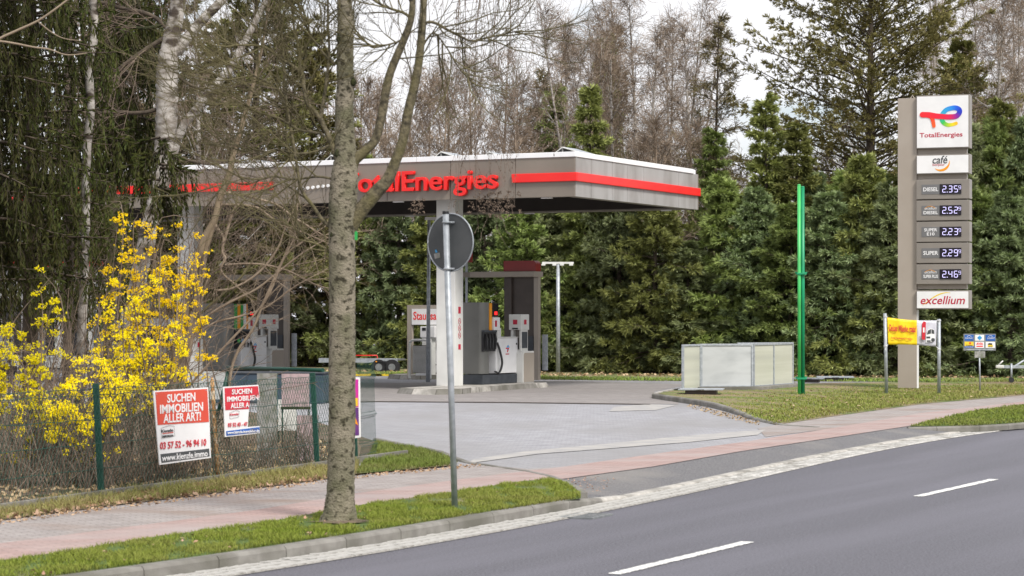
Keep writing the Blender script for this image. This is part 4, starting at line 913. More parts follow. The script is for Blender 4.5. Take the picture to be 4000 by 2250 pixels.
ribbon([(585, 276), (622, 296), (640, 335), (651, 390)], [(.85, .02, .03), (.85, .03, .02), (.85, .08, .02), (.88, .12, .02)], [26, 22, 20, 18], -.126, 0, bx)
tfit('TotalEnergies', 445*U, 62*U, M['crimson'], bx, lx(725), -.114, lz(487), off=.012)
# cafe box
bx, z0, z1 = cell(608, 684, 'white')
tfit('café', 155*U, 82*U, M['charcoal'], bx, lx(714), -.114, lz(734), shear=.2, off=.012); tfit('bonjour', 125*U, 34*U, M['crimson'], bx, lx(700), -.114, lz(788))
b = B(); n = 18; 
vsin = []; 
for i in range(n+1):
    t = i/n; a0 = math.radians(12-178*t*.86); rr = 92; wd = 26*math.sin(math.pi*min(1, max(.04, t)))**.8
    X, Y = 728+rr*math.cos(a0)*.97, 765-rr*math.sin(a0)*.97; X2, Y2 = 728+(rr-wd)*math.cos(a0)*.97-3*0, 765-(rr-wd)*math.sin(a0)*.97; vsin.append(((lx(X), -.114, lz(Y)), (lx(X2), -.114, lz(Y2))))
for i in range(n): b.quad(vsin[i][0], vsin[i+1][0], vsin[i+1][1], vsin[i][1])
o = b.build('crescent', M['orange'], bx); o.modifiers.new('thickness', 'SOLIDIFY').thickness = .003
# price boxes
SEG = {'0': 'abcdef', '1': 'bc', '2': 'abged', '3': 'abgcd', '4': 'fgbc', '5': 'afgcd', '6': 'afgecd', '7': 'abc', '8': 'abcdefg', '9': 'abcdfg'}
def digit(ch, cx, cz, w, h, parent, y=-.122):
    b = B(); t = h*.088; W2, H2 = w/2, h/2
    S = {'a': (-W2+t, W2-t, H2-t, H2), 'g': (-W2+t, W2-t, -t/2, t/2), 'd': (-W2+t, W2-t, -H2, -H2+t), 'f': (-W2, -W2+t, t*.4, H2-t*.7), 'b': (W2-t, W2, t*.4, H2-t*.7), 'e': (-W2, -W2+t, -H2+t*.7, -t*.4), 'c': (W2-t, W2, -H2+t*.7, -t*.4)}
    for s_ in SEG[ch]:
        x0, x1, q0, q1 = S[s_]; b.box(cx+x0, cx+x1, y-.003, y, cz+q0, cz+q1)
    return b.build('digit', M['led'], parent)
rows = [(705, 781, ['DIESEL'], '2359'), (786, 864, ['excellium', 'DIESEL'], '2529'), (869, 947, ['SUPER', 'E10'], '2239'), (951, 1029, ['SUPER'], '2299'), (1034, 1111, ['excellium', 'SUPER PLUS'], '2469')]
for y0, y1, ws, pr in rows:
    bx, z0, z1 = cell(y0, y1, 'price'); zc = (z0+z1)/2+.0
    ins = B().box(lx(520), lx(711), -.108, -.101, zc-.135, zc+.135).build('inset', M['insetgrey'], bx)
    B().box(lx(711)+.002, lx(938), -.119, -.101, zc-.14, zc+.14).build('display', M['screen'], bx)
    for ch, X in zip(pr[:3], (760, 824, 882)): digit(ch, lx(X), zc, 40*U, 70*U, bx)
    digit(pr[3], lx(921), zc+15*U, 27*U, 36*U, bx)
    B().box(lx(787), lx(795), -.125, -.122, zc-35*U, zc-27*U).build('decimal_point', M['led'], bx)
    if ws[0] == 'excellium':
        tfit('excellium', 125*U, 32*U, M['white'], bx, lx(615), -.112, zc+24*U, shear=.25); b = B(); 
        o = B(); pts = [(lx(555+k*10), -.114, zc+(18+26*math.sin(math.pi*min(1, (k+1)/13)))*U) for k in range(12)]; o.tube(pts, .006, 5); o.build('crescent', M['orange'], bx)
        tfit(ws[1], (150 if len(ws[1]) < 7 else 152)*U, 34*U, M['white'], bx, lx(616), -.112, zc-22*U, off=.02)
    elif len(ws) == 2:
        tfit(ws[0], 135*U, 33*U, M['white'], bx, lx(616), -.112, zc+21*U, off=.02); tfit(ws[1], 80*U, 33*U, M['white'], bx, lx(616), -.112, zc-22*U, off=.02)
    else: tfit(ws[0], 155*U, 42*U, M['white'], bx, lx(616), -.112, zc, off=.02)
    B().box(BX0+.15, BX1-.25, .0, .2, z1+.003, z1+.016).build('fixing_rail', M['taupe_light'], py_)
bx, z0, z1 = cell(1135, 1208, 'white')
zc = (z0+z1)/2; tfit('excellium', 1.24, .23, M['crimson'], bx, (BX0+BX1)/2-.0, -.114, zc-.01, shear=.22, off=.01)
n = 16; b = B(); pp = []
for i in range(n+1):
    t = i/n; x = BX0+.18+t*.78; z = zc-.16+.36*math.sin(t*math.pi*.56); w = .008+.028*math.sin(math.pi*t); pp.append(((x, -.1135, z+w/2), (x+.0, -.1135, z-w/2)))
for i in range(n): b.quad(pp[i][0], pp[i+1][0], pp[i+1][1], pp[i][1])
o = b.build('swoosh', M['yellow'], bx); o.modifiers.new('thickness', 'SOLIDIFY').thickness = .0015

# ---- banner between two posts
bd = 61.2; 
bn = thing('banner_stand', 'yellow and white car wash banner tied between two galvanised posts', 'banner', (Xp(3457, bd), bd, .05))
for px, yt, lean in ((3457, 1224, .04), (3668, 1246, -.02)):
    x = Xp(px, bd)-bn.location.x; b = B(); b.cyl((x+.04 if px < 3500 else x, 0, 0), (x-.0, 0, CH-.05+(HZ-yt)*bd/F), .045, n=14); b.build('post', M['steel'], bn)
def bp_(px, py): return (Xp(px, bd)-bn.location.x, Zp(py, bd)-.05)
TL, TR, BR_, BL_ = bp_(3466, 1240), bp_(3658, 1252), bp_(3657, 1354), bp_(3469, 1346)
def bl(u, v):
    sag = .035*math.sin(math.pi*u)*(v-.5)*2
    x = (TL[0]*(1-u)+TR[0]*u)*(1-v)+(BL_[0]*(1-u)+BR_[0]*u)*v; z = (TL[1]*(1-u)+TR[1]*u)*(1-v)+(BL_[1]*(1-u)+BR_[1]*u)*v
    return (x, .02*math.sin(u*17)*math.sin(v*3+.5)+.012*math.sin(u*41+v*5), z-sag*.6*(1 if v < .5 else -1)*0-.03*math.sin(math.pi*u)*(1-v)+.02*math.sin(math.pi*u)*v)
def bsheet(u0, u1, m, name):
    nu, nv = 24, 10; v = [bl(u0+(u1-u0)*i/nu, j/nv) for j in range(nv+1) for i in range(nu+1)]; f = [(j*(nu+1)+i, (j+1)*(nu+1)+i, (j+1)*(nu+1)+i+1, j*(nu+1)+i+1) for j in range(nv) for i in range(nu)]
    me = bpy.data.meshes.new(name); me.from_pydata(v, [], f); me.update()
    for p in me.polygons: p.use_smooth = True
    o = link(name, me, bn, m); o.modifiers.new('thickness', 'SOLIDIFY').thickness = .004; return o
M['banner_yellow'] = pmat('yellow_banner', (.88, .60, .0), (.92, .66, .01), 2, .5); M['banner_white'] = pmat('pale_banner', (.60, .60, .68), (.68, .68, .75), 3, .5)
by = bsheet(0, .60, M['banner_yellow'], 'yellow_field'); bw = bsheet(.6, 1, M['banner_white'], 'white_field')
def bc(u, v): p = bl(u, v); return p[0], p[2]
x, z = bc(.30, .40); tl = math.radians(-3.5)
tfit('Deluxe Wäsche gratis!', .72, .23, M['sign_crimson'], by, x, -.04, z, off=.02, shear=.1, tilt=tl)
x, z = bc(.28, .76); tfit('Zu jeder Waschkarte ab 20 € Aufladung.', .58, .065, M['sign_crimson'], by, x, -.04, z, off=.02, tilt=tl)
x, z = bc(.735, .40); b = B(); b.prism([(x-.05, z-.23), (x+.035, z-.25), (x+.06, z+.22), (x+.0, z+.25), (x-.045, z+.18)], -.045, -.04, 'y'); b.build('red_bottle_print', M['sign_crimson'], bw)
b = B(); b.box(x-.02, x+.02, -.049, -.046, z-.05, z+.08); b.build('bottle_label', M['white'], bw)
# printed white car
x, z = bc(.875, .58)
b = B(); b.prism([(x-.13, z-.19), (x-.12, z+.02), (x-.07, z+.15), (x+.02, z+.19), (x+.10, z+.15), (x+.115, z-.05), (x+.09, z-.16)], -.044, -.04, 'y'); cp = b.build('printed_car', M['white'], bw)
b = B(); b.prism([(x-.10, z+.02), (x-.065, z+.13), (x+.02, z+.17), (x+.01, z+.05)], -.048, -.045, 'y'); b.prism([(x+.025, z+.05), (x+.03, z+.165), (x+.09, z+.14), (x+.10, z+.04)], -.048, -.045, 'y'); b.box(x-.11, x-.01, -.048, -.045, z-.08, z-.03); b.box(x-.10, x-.0, -.048, -.045, z-.17, z-.13); b.cyl((x+.065, -.045, z-.12), (x+.065, -.048, z-.12), .05, n=14); b.build('printed_car_details', M['charcoal'], cp)
for k in range(6): 
    xk, zk = bc(.68+.02*(k > 3), .66+.045*k); B().box(xk-.06, xk+.06, -.043, -.041, zk, zk+.010).build('small_print', M['signgrey'], bw)
for c_, px, py in ((TL, 3458, 1236), (TR, 3668, 1252), (BR_, 3668, 1364), (BL_, 3459, 1352)):
    q = bp_(px, py); b = B(); b.tube([(c_[0], 0, c_[1]), (q[0], -.055, q[1])], .008, 5); b.tube([(q[0], -.055, q[1]), (q[0]-.02, -.06, q[1]-.1)], .006, 5); b.tube([(q[0]+.05*math.cos(t), .05*math.sin(t), q[1]) for t in np.linspace(0, 6.28, 10)], .009, 5); b.build('cord', M['white'], bn)

# ---- fuel card board
cd = 63.6; cbn = thing('card_board', 'small board with six fuel card logos on a thin post', 'sign', (Xp(3827, cd), cd, .06), 0)
kx = lambda px: Xp(px, cd)-cbn.location.x; kz = lambda py: Zp(py, cd)-.06
B().cyl((kx(3829), .02, 0), (kx(3826), .02, kz(1366)), .022, n=10).build('post', M['steel'], cbn)
bd_ = B().box(kx(3764), kx(3890), 0, .03, kz(1370), kz(1304), bev=.004).build('board', M['steel_dark'], cbn)
B().box(kx(3807), kx(3848), -.01, 0.0, kz(1397), kz(1372)).build('blank_plate', M['bannerback'], cbn)
B().box(kx(3775), kx(3880), -.01, 0.0, kz(1368), kz(1364)).build('rail', M['steel'], cbn)
cards = [(3768, 3803, 1308, 1331, 'blue', 'EUROTRAFIC', 'white'), (3809, 3844, 1308, 1331, 'white', 'ARAL', 'white'), (3850, 3887, 1308, 1331, 'blue', 'LOGPAY', 'white'), (3768, 3803, 1335, 1359, 'yellow', 'Westfalen', 'charcoal'), (3809, 3844, 1335, 1359, 'white', 'AVIA', 'red'), (3850, 3887, 1335, 1359, 'white', 'eni', 'charcoal')]
for x0, x1, y0, y1, m, tx, mt in cards:
    c = B().box(kx(x0), kx(x1), -.006, -.001, kz(y1), kz(y0)).build('card', M[m], bd_); cx, cz = (kx(x0)+kx(x1))/2, (kz(y0)+kz(y1))/2
    if tx == 'ARAL':
        o = B().prism([(cx-.07, cz), (cx, cz-.07), (cx+.07, cz), (cx, cz+.07)], -.010, -.007, 'y').build('diamond', M['lightblue'], bd_)
        tfit(tx, .11, .03, M['blue'], bd_, cx, -.013, cz, ext=.001)
    elif tx == 'eni':
        B().box(cx-.07, cx+.07, -.010, -.007, cz-.06, cz-.0).build('print_field', M['yellow'], bd_); B().prism([(cx-.06, cz+.0), (cx+.05, cz+.0), (cx+.05, cz+.04), (cx-.03, cz+.05), (cx-.07, cz+.03)], -.012, -.008, 'y').build('print_mark', M['black'], bd_)
        tfit(tx, .10, .045, M['charcoal'], bd_, cx, -.013, cz-.035, ext=.001)
    elif tx == 'Westfalen':
        tfit(tx, .19, .04, M['charcoal'], bd_, cx, -.010, cz-.01, ext=.001); B().box(kx(x0), kx(x1), -.010, -.007, kz(y1), kz(y1)+.05).build('print_field', M['blue'], bd_); tfit('Service Card', .2, .03, M['white'], bd_, cx, -.013, kz(y1)+.025, ext=.001); B().box(cx-.0, cx+.05, -.010, -.007, cz+.025, cz+.07).build('print_mark', M['red'], bd_)
    elif tx == 'AVIA':
        tfit(tx, .19, .07, M['red'], bd_, cx, -.010, cz+.03, ext=.001, off=.03); B().box(cx-.09, cx+.09, -.010, -.007, cz-.055, cz-.025).build('print_mark', M['red'], bd_)
    else:
        tfit(tx, .21, .04 if tx == 'EUROTRAFIC' else .05, M[mt], bd_, cx+(.02 if tx == 'LOGPAY' else 0), -.010, cz-.01, ext=.001, shear=.15)
        b = B(); b.tube([(cx-.06+.012*k, -.009, cz+.03+.028*math.sin(math.pi*k/10)) for k in range(11)], .005, 4); b.build('print_mark', M['white'], bd_)

# ---- round road sign seen from behind
ds = 23.3; s0 = A(1777, 1978, 25.3)
rs = thing('road_sign', 'grey back of a round road sign on a leaning galvanised pole', 'road sign', (Xp(1777, 25.3), 25.3, .0), 0)
top = (Xp(1741, 25.3)-Xp(1777, 25.3), 0, Zp(835, 25.3))
b = B(); b.cyl((0, 0, -.05), top, .034, n=18); b.build('pole', M['steel'], rs)
b = B(); b.cyl(top, (top[0], 0, top[2]+.03), .038, .036, 14); b.build('cap', M['black'], rs)
cx, cz = Xp(1747, 25.3)-Xp(1777, 25.3), Zp(947, 25.3); th = math.radians(37)
dn = Vector((math.sin(th), math.cos(th), 0)); c0 = Vector((cx, -.0, cz))+dn*.055
b = B(); b.cyl(c0, c0+dn*.004, .316, n=48); dsk = b.build('disc', pmat('sign_back_grey', (.055, .06, .064), (.085, .09, .095), 3, .5), rs)
q = dn.to_track_quat('Z', 'Y'); b = B(); b.tube([c0+q @ Vector((.318*math.cos(t), .318*math.sin(t), 0)) for t in np.linspace(0, 2*math.pi, 49)], .008, 6); b.build('rim', M['steel'], rs)
for dz in (-.29, .22):
    b = B(); b.tube([Vector((cx-(dz)*.03, 0, cz+dz))+Vector((.042*math.cos(t), .042*math.sin(t), 0)) for t in np.linspace(0, 2*math.pi, 13)], .012, 6); b.tube([Vector((cx, 0, cz+dz)), Vector((cx, 0, cz+dz))+dn*.055+q @ Vector((.06, 0, 0))*-1], .012, 6); b.build('clamp', M['steel'], rs)
def onb(px, py):
    a = Vector((Xp(px, 25.3)-Xp(1777, 25.3), 0, Zp(py, 25.3))); k = (c0-a).dot(dn)/dn.y; return a+Vector((0, k-.006, 0))
plate('sticker', [onb(1693, 990), onb(1716, 985), onb(1720, 1005), onb(1697, 1010)], M['bannerback'], dsk, .001)
plate('sticker', [onb(1697, 975), onb(1703, 973), onb(1707, 984), onb(1700, 986)], M['lightblue'], dsk, .001)

# ---- chain link fence along the path
FP = [Gd(-300, 2045)[:2], Gd(376, 1946)[:2], Gd(1259, 1831)[:2], Gd(1400, 1810)[:2]]
fe = thing('wire_fence', 'green wire mesh fence on square posts along the footpath', 'fence', (*FP[1], 0)); O = FP[1]
FT = nrm(FP[3]-FP[0]); FL = np.linalg.norm(FP[3]-FP[0]); FH = 1.27; FS = FP[0]-O
def fw(u, z, off=0.): p = FS+FT*u+np.array([FT[1], -FT[0]])*off; return (p[0]-.05*z, p[1], z)
ups = [np.dot(p-FP[0], FT) for p in FP]
for u, lab in ((ups[1], 0), (ups[2], 0), (ups[3], 0), (ups[1]-3.0, 0)):
    a, c = Vector(fw(u, -.05, -.04)), Vector(fw(u, 1.36, -.04)); b = B(); b.box(-.035, .035, -.035, .035, 0, 1.38, bev=.006); bmesh.ops.transform(b.bm, matrix=Matrix.Translation(a) @ (c-a).to_track_quat('Z', 'Y').to_matrix().to_4x4(), verts=b.bm.verts)
    po = b.build('post', M['fence_green'], fe)
nm = NM(); P0 = []; P1 = []; dx = .075; H0, H1 = .06, FH
for sgn in (1, -1):
    u = -1.5
    while u < FL+1.5:
        a, c = u, u+sgn*(H1-H0)*.62; za, zc = H0, H1
        for lo in (0.0, FL):
            pass
        def clip(a, c, za, zc):
            if a > c: a, c, za, zc = c, a, zc, za
            if c <= 0 or a >= FL: return None
            if a < 0: za += (zc-za)*(0-a)/(c-a); a = 0
            if c > FL: zc = za+(zc-za)*(FL-a)/(c-a); c = FL
            return a, c, za, zc
        r_ = clip(a, c, za, zc)
        if r_: P0.append(fw(r_[0], r_[2], .012*sgn*.2)); P1.append(fw(r_[1], r_[3], .012*sgn*.2))
        u += dx
segs(nm, P0, P1,   .0026, .0026, 3); ml = nm.build('wire_mesh', M['fence_green'], fe); ml['kind'] = 'stuff'
for z in (.07, .35, .64, .92, 1.20, FH):
    nm = NM(); k = 40; us = np.linspace(0, FL, k+1); pts = np.array([fw(u, z+.008*math.sin(u*9+z*7)) for u in us]); segs(nm, pts[:-1], pts[1:], .004, .004, 4); nm.build('line_wire', M['fence_green'], fe)
# fence foot board
ft = thing('edging_boards', 'low concrete edging boards under the wire fence', 'edging', (*FP[1], 0))
u = 0
while u < FL+.6:
    a, c = FS+FT*(u+.006), FS+FT*(u+1.19); Nn = np.array([FT[1], -FT[0]]); q = [a+Nn*.03, c+Nn*.03, c-Nn*.02, a-Nn*.02]
    B().prism([tuple(p) for p in q], -.05, .10, 'z', bev=.006).build('edging_board', M['kerb'], ft); u += 1.2
# top rail and strut of the cross fence behind
rl = thing('fence_rail', 'dark green tubular rail with slanting strut behind the wire fence', 'fence rail', (Xp(870, 36), 36, 0))
rr0 = (Xp(890, 36)-rl.location.x, 0, Zp(1436, 36)); rr1 = (Xp(1262, 34)-rl.location.x, -2, Zp(1446, 34))
b = B(); b.cyl(rr0, rr1, .03, n=10); b.build('rail', M['fence_green'], rl); b = B(); b.cyl((rr0[0]+.02, 0, rr0[2]), (Xp(846, 36)-rl.location.x, 0, Zp(1640, 36)), .028, n=10); b.build('strut', M['fence_green'], rl)
b = B(); b.cyl((rr0[0], .05, 0), (rr0[0], .05, rr0[2]), .03, n=10); b.build('post', M['fence_green'], rl)
# weld mesh panel going back from the last post
wm = thing('mesh_panel', 'green welded mesh fence panel with bent ridges at the end of the fence', 'fence panel', (*Gd(1406, 1806)[:2], 0))
e0 = np.array([0., 0]); e1 = Gd(1470, 1788)[:2]-Gd(1406, 1806)[:2]; n = 21; P0 = []; P1 = []
prof = [(.06, 0), (.1, 0), (.22, .035), (.26, 0), (.62, 0), (.66, .03), (.7, 0), (1.16, 0), (1.22, .04), (1.28, 0), (1.42, 0)]
Nn = np.array([.85, -.5])
for i in range(n+1):
    p = e1*i/n
    for (z0, o0), (z1, o1) in zip(prof[:-1], prof[1:]): a = p+Nn*o0; c = p+Nn*o1; P0.append((a[0]-.03*z0, a[1], z0)); P1.append((c[0]-.03*z1, c[1], z1))
nm = NM(); segs(nm, P0, P1, .0022, .0022, 4); o = nm.build('vertical_wires', M['fence_green'], wm); o['kind'] = 'stuff'
for z, o_ in prof[1:]:
    a = Nn*o_; c = e1+Nn*o_; b = B(); b.tube([(a[0]-.03*z, a[1], z), (c[0]-.03*z, c[1], z)], .0038, 5); b.build('cross_wire', M['fence_green'], wm)

# ---- estate agent boards on the fence
def board(corners, lab, notch=None):
    """corners in survey pixels with distance"""
    d = corners[0][2]; O3 = A(*corners[0]); t = thing('property_sign', lab, 'sign', tuple(O3), 0, 'property adverts on the fence')
    P = [tuple(A(*c)-O3) for c in corners]; return t, P, O3
FAN = math.atan2(FT[1], FT[0])
def signframe(px, py, gap=.07):
    global O3, t_o
    P_ = FP[0]+np.array([FT[1], -FT[0]])*gap; r_ = np.array([(px-2000)/F, 1.]); k = (P_[0]*FT[1]-P_[1]*FT[0])/(r_[0]*FT[1]-r_[1]*FT[0]); O3 = A(px, py, k); return O3
def qq(px, py, dy=0.):
    r_ = np.array([(px-2000)/F, 1.]); k = (O3[0]*FT[1]-O3[1]*FT[0])/(r_[0]*FT[1]-r_[1]*FT[0]); a = A(px, py, k)-O3; return (float(np.dot(a[:2], FT)), dy, float(a[2]))
def stx(body, px, py, w, h, m, tilt, off=.02, dy=-.02, shear=0.):
    a = qq(px, py); l, r_ = qq(px-w/2, py), qq(px+w/2, py); hh = qq(px, py-h/2)[2]-qq(px, py+h/2)[2]; tl = math.atan2(qq(px+w/2, py-tilt*w/2)[2]-qq(px-w/2, py+tilt*w/2)[2], r_[0]-l[0])
    return tfit(body, r_[0]-l[0], hh, M[m], t, a[0], dy, a[2], ext=.0015, off=off, tilt=tl, shear=shear)
signframe(596, 1527); t = thing('property_sign', 'large orange and white property advert with a phone number wired to the fence', 'sign', tuple(O3), FAN, 'property adverts on the fence')
plate('board', [qq(596, 1527), qq(621, 1816), qq(821, 1788), qq(810, 1513)], M['white'], t, -.012)
plate('orange_field', [qq(603, 1532, -.014), qq(612, 1660, -.014), qq(812, 1648, -.014), qq(805, 1519, -.014)], M['sign_orange'], t, -.003)
plate('grey_field', [qq(623, 1774, -.014), qq(627, 1808, -.014), qq(815, 1782, -.014), qq(812, 1752, -.014)], M['charcoal'], t, -.003)
stx('SUCHEN', 703, 1553, 110, 33, 'white', .075); stx('IMMOBILIEN', 705, 1593, 168, 35, 'white', .07); stx('ALLER ART!', 707, 1630, 146, 35, 'white', .07)
stx('03 57 52 - 96 94 10', 712, 1734, 180, 28, 'sign_crimson', .08, .02); stx('www.kienzle.immo', 718, 1780, 178, 24, 'white', .11, .015)
stx('Kienzle', 648, 1682, 46, 12, 'charcoal', .1, .02); plate('logo_bar', [qq(630, 1696, -.016), qq(672, 1690, -.016), qq(672, 1687, -.016), qq(630, 1693, -.016)], M['sign_orange'], t, -.002)
stx('IMMOBILIEN', 650, 1703, 42, 9, 'charcoal', .1, .02)
b = B(); pts = [qq(a_, b__, -.018) for a_, b__ in ((624, 1672), (655, 1662), (675, 1664), (678, 1702), (626, 1712), (624, 1672))]; b.tube(pts, .002, 4); b.build('logo_outline', M['signgrey'], t)
for a_, b__ in ((606, 1540), (800, 1525), (628, 1800), (812, 1776), (700, 1798)):
    b = B(); p = qq(a_, b__, -.02); b.sphere(p, .008, (1, .5, 1), 6); b.build('wire_tie', M['steel'], t)
signframe(869, 1511); t = thing('property_sign', 'smaller crimson and white property advert with its right side torn away', 'sign', tuple(O3), FAN, 'property adverts on the fence')
plate('board', [qq(869, 1511), qq(877, 1707), qq(1012, 1692), qq(1012, 1664), qq(965, 1668), qq(972, 1560), qq(1012, 1553), qq(1007, 1503)], M['white'], t, -.010)
plate('crimson_field', [qq(874, 1516, -.012), qq(877, 1602, -.012), qq(969, 1597, -.012), qq(972, 1562, -.012), qq(1009, 1551, -.012), qq(1004, 1508, -.012)], M['sign_crimson'], t, -.003)
plate('blue_field', [qq(880, 1684, -.012), qq(881, 1702, -.012), qq(1010, 1688, -.012), qq(1010, 1668, -.012)], M['blue'], t, -.003)
stx('SUCHEN', 940, 1529, 78, 20, 'white', .06); stx('IMMOBILIEN', 944, 1556, 122, 20, 'white', .06, dy=-.018); stx('ALLER A', 932, 1583, 72, 20, 'white', .06)
stx('03 52 43 - 47', 924, 1658, 76, 16, 'sign_crimson', .05, .02); stx('www.kienzle-immobilien.de', 946, 1686, 124, 11, 'white', .07, .015); stx('Kienzle', 910, 1618, 34, 8, 'sign_crimson', .1, .02)
b = B(); b.tube([qq(a_, b__, -.018) for a_, b__ in ((893, 1612), (918, 1602), (930, 1606), (928, 1628), (893, 1636), (893, 1612))], .002, 4); b.build('logo_outline', M['signgrey'], t)
# rusty stake
rp = thing('rusty_stake', 'rusty iron stake with flaking pale paint between the two property adverts', 'stake', tuple(Gd(853, 1882)), 0)
a3 = A(829, 1486, Gd(853, 1882)[1])-Gd(853, 1882); b = B(); b.cyl((0, 0, -.05), tuple(a3), .030, .024, 10); b.cyl(tuple(a3), (a3[0]-.003, 0, a3[2]+.04), .024, .006, 10); b.build('shaft', M['rust'], rp)
# poster at the fence end
O3 = A(1385, 1478, 32.6); d1 = 32.6; k1 = d1/F
def qq(px, py, dy=0.): a = A(px, py, d1)-O3; return (a[0], a[1]+dy, a[2])
t = thing('event_poster', 'narrow magenta and purple poster in a white frame right of the tree trunk', 'poster', tuple(O3), 0)
plate('frame', [qq(1330, 1470), qq(1338, 1718), qq(1410, 1708), qq(1407, 1474)], M['white'], t, -.012)
plate('magenta_field', [qq(1334, 1480, -.013), qq(1336, 1590, -.013), qq(1401, 1590, -.013), qq(1400, 1482, -.013)], M['magenta'], t, -.002)
plate('purple_field', [qq(1336, 1592, -.013), qq(1340, 1706, -.013), qq(1403, 1700, -.013), qq(1401, 1592, -.013)], M['purple'], t, -.002)
plate('yellow_field', [qq(1384, 1556, -.017), qq(1384, 1586, -.017), qq(1398, 1586, -.017), qq(1398, 1554, -.017)], M['yellow'], t, -.002)
plate('orange_field', [qq(1383, 1612, -.017), qq(1383, 1650, -.017), qq(1400, 1662, -.017)], M['orange'], t, -.002)
# backs of banners hung behind the fence
def bback(x0, x1, y0, y1, d, m, lab, sl=0., batten=False):
    O = A(x0, y1, d); t = thing('hung_banner', lab, 'banner', tuple(O), 0, 'banners seen from behind through the fence')
    pts = [tuple(A(a_, b__, d)-O) for a_, b__ in ((x0, y0), (x0, y1), (x1, y1-sl), (x1, y0))]; plate('sheet', pts, m, t, -.006)
    if batten: c0_ = A(x0-4, y1+4, d-.02)-O; c1_ = A(x1+4, y1+4, d-.02)-O; B().box(c0_[0], c1_[0], -.03, .03, c0_[2]-.022, c0_[2]+.022, bev=.008).build('batten', M['bark_moss'], t)
    for xx in (x0+2, x1-2):
        o = A(xx, y0, d)-O; p_ = Gd(xx, HZ+(CH)*F/d)-O; b = B(); b.cyl((o[0], .03, -O[2]+.0), (o[0], .03, o[2]), .012, n=8); b.build('stake', M['fence_green'], t)
bback(1004, 1082, 1458, 1800, 33.5, M['bannerback'], 'tall weathered grey banner back behind the fence')
bback(1100, 1208, 1460, 1590, 36, M['bannerpink'], 'faded pink banner back with a dark batten along its lower edge', batten=True)
bback(1160, 1243, 1622, 1800, 33.2, M['bannerpink'], 'pink tinged banner back low beside the second green post')
bback(1086, 1158, 1560, 1682, 38, M['offwhite'], 'plain white panel behind the fence left of the pink banner')
bback(745, 880, 1450, 1560, 39, M['polyblue'], 'pale lavender sheet behind the fence below the shrub tree')
ct = thing('trough', 'long dark blue container standing beyond the wire fence', 'container', (Xp(1060, 56), 56, 0), -.1); B().box(-1.45, 1.35, -.4, .4, 0, .72, bev=.03).build('body', pmat('dark_blue_sheet', (.03, .05, .075), (.045, .07, .10), 2, .5), ct); B().box(-1.48, 1.38, -.43, .43, .722, .76, bev=.01).build('rim', M['plinth'], ct)

# ---- shop building at the far left
sh = thing('station_shop', 'pale station shop building with grey wall panels behind the trees', 'building', (Xp(-100, 92), 92, 0), SR)
B().box(-14, 6.3, 0, 9, 0, 3.9).build('wall', M['building'], sh); B().box(-14.1, 6.4, -.12, 9.1, 3.9, 4.5, bev=.02).build('parapet', M['taupe'], sh)
B().box(-10, 6.45, -.18, -.125, 4.05, 4.28, bev=.01).build('red_stripe', M['red'], sh)
for k in range(7): B().box(-9.6+k*1.5, -8.2+k*1.5, -.03, -.002, .2, 3.0, bev=.004).build('wall_panel', M['building_grey'] if k % 2 else M['building'], sh)
for x0 in (1.2, 2.8, 4.4):
    w = B().box(x0, x0+1.3, -.05, -.003, .5, 2.9).build('window', M['offwhite'], sh); B().box(x0+.07, x0+1.23, -.06, -.052, .58, 2.82).build('pane', M['glass'], w)
gw = thing('grey_wall_panel', 'tall grey panel wall in white posts behind the yellow shrub', 'wall', (Xp(365, 80), 80, 0), SR)
for k in range(3): B().box(.04+k*.42, .42+k*.42, 0, .05, .1, 2.3, bev=.004).build('panel', M['building_grey'], gw)
for k in (0, 3): B().box(k*.42-.04, k*.42+.04, -.03, .08, 0, 2.4).build('post', M['offwhite'], gw)

# ---- van
vn = thing('van', 'beige van with dark rear window and small lettering, behind the yellow shrub', 'van', (Xp(575, 77), 77, 0), math.radians(-12))
prof = [(-1.25, .32), (-1.3, .75), (-1.25, 1.15), (-1.05, 1.85), (-.85, 2.02), (2.6, 2.05), (2.95, 1.95), (3.5, 1.25), (3.95, 1.05), (4.1, .8), (4.1, .35)]
prof = [(x*.62 if x > 0 else x*.9, z) for x, z in prof]
B().prism([p for p in prof if p[1] < 1.3]+[], -.9, .9, 'y', bev=.04).build('body', M['van'], vn)
up = [(-1.12, 1.16), (-.945, 1.85), (-.765, 2.02), (1.61, 2.05), (1.83, 1.95), (2.17, 1.25), (2.17, 1.16)]
B().prism(up, -.82, .82, 'y', bev=.04).build('cabin', M['van_white'], vn)
B().prism([(-.85, 1.24), (-.78, 1.72), (-.2, 1.78), (-.1, 1.24)], -.835, -.825, 'y').build('window', M['glass'], vn)
wd = B().prism([(-.02, 1.24), (.02, 1.78), (1.0, 1.80), (1.1, 1.24)], -.835, -.825, 'y').build('window', M['glass'], vn)
for k in (0, .22): B().prism([(-.62+k, 1.62), (-.48+k, 1.62), (-.32+k, 1.28), (-.46+k, 1.28)], -.84, -.836, 'y').build('sticker', M['lightblue'] if k else M['polyblue'], vn)
for x in (-.55, 1.75):
    w = B().cyl((x, -.93, .33), (x, -.72, .33), .33, n=20).build('wheel', M['black'], vn); B().cyl((x, -.94, .33), (x, -.925, .33), .18, n=12).build('rim', M['steel'], w)
for k, s_ in enumerate((.42, .3, .5)): B().box(.12, .12+s_, -.912, -.905, .98-k*.1, 1.01-k*.1).build('small_print', M['charcoal'], vn)
B().box(-1.13, -1.02, -.86, -.6, .9, 1.15).build('tail_light', M['red'], vn); B().box(-.1, .6, -.915, -.905, .48, .56).build('side_trim', M['charcoal'], vn)
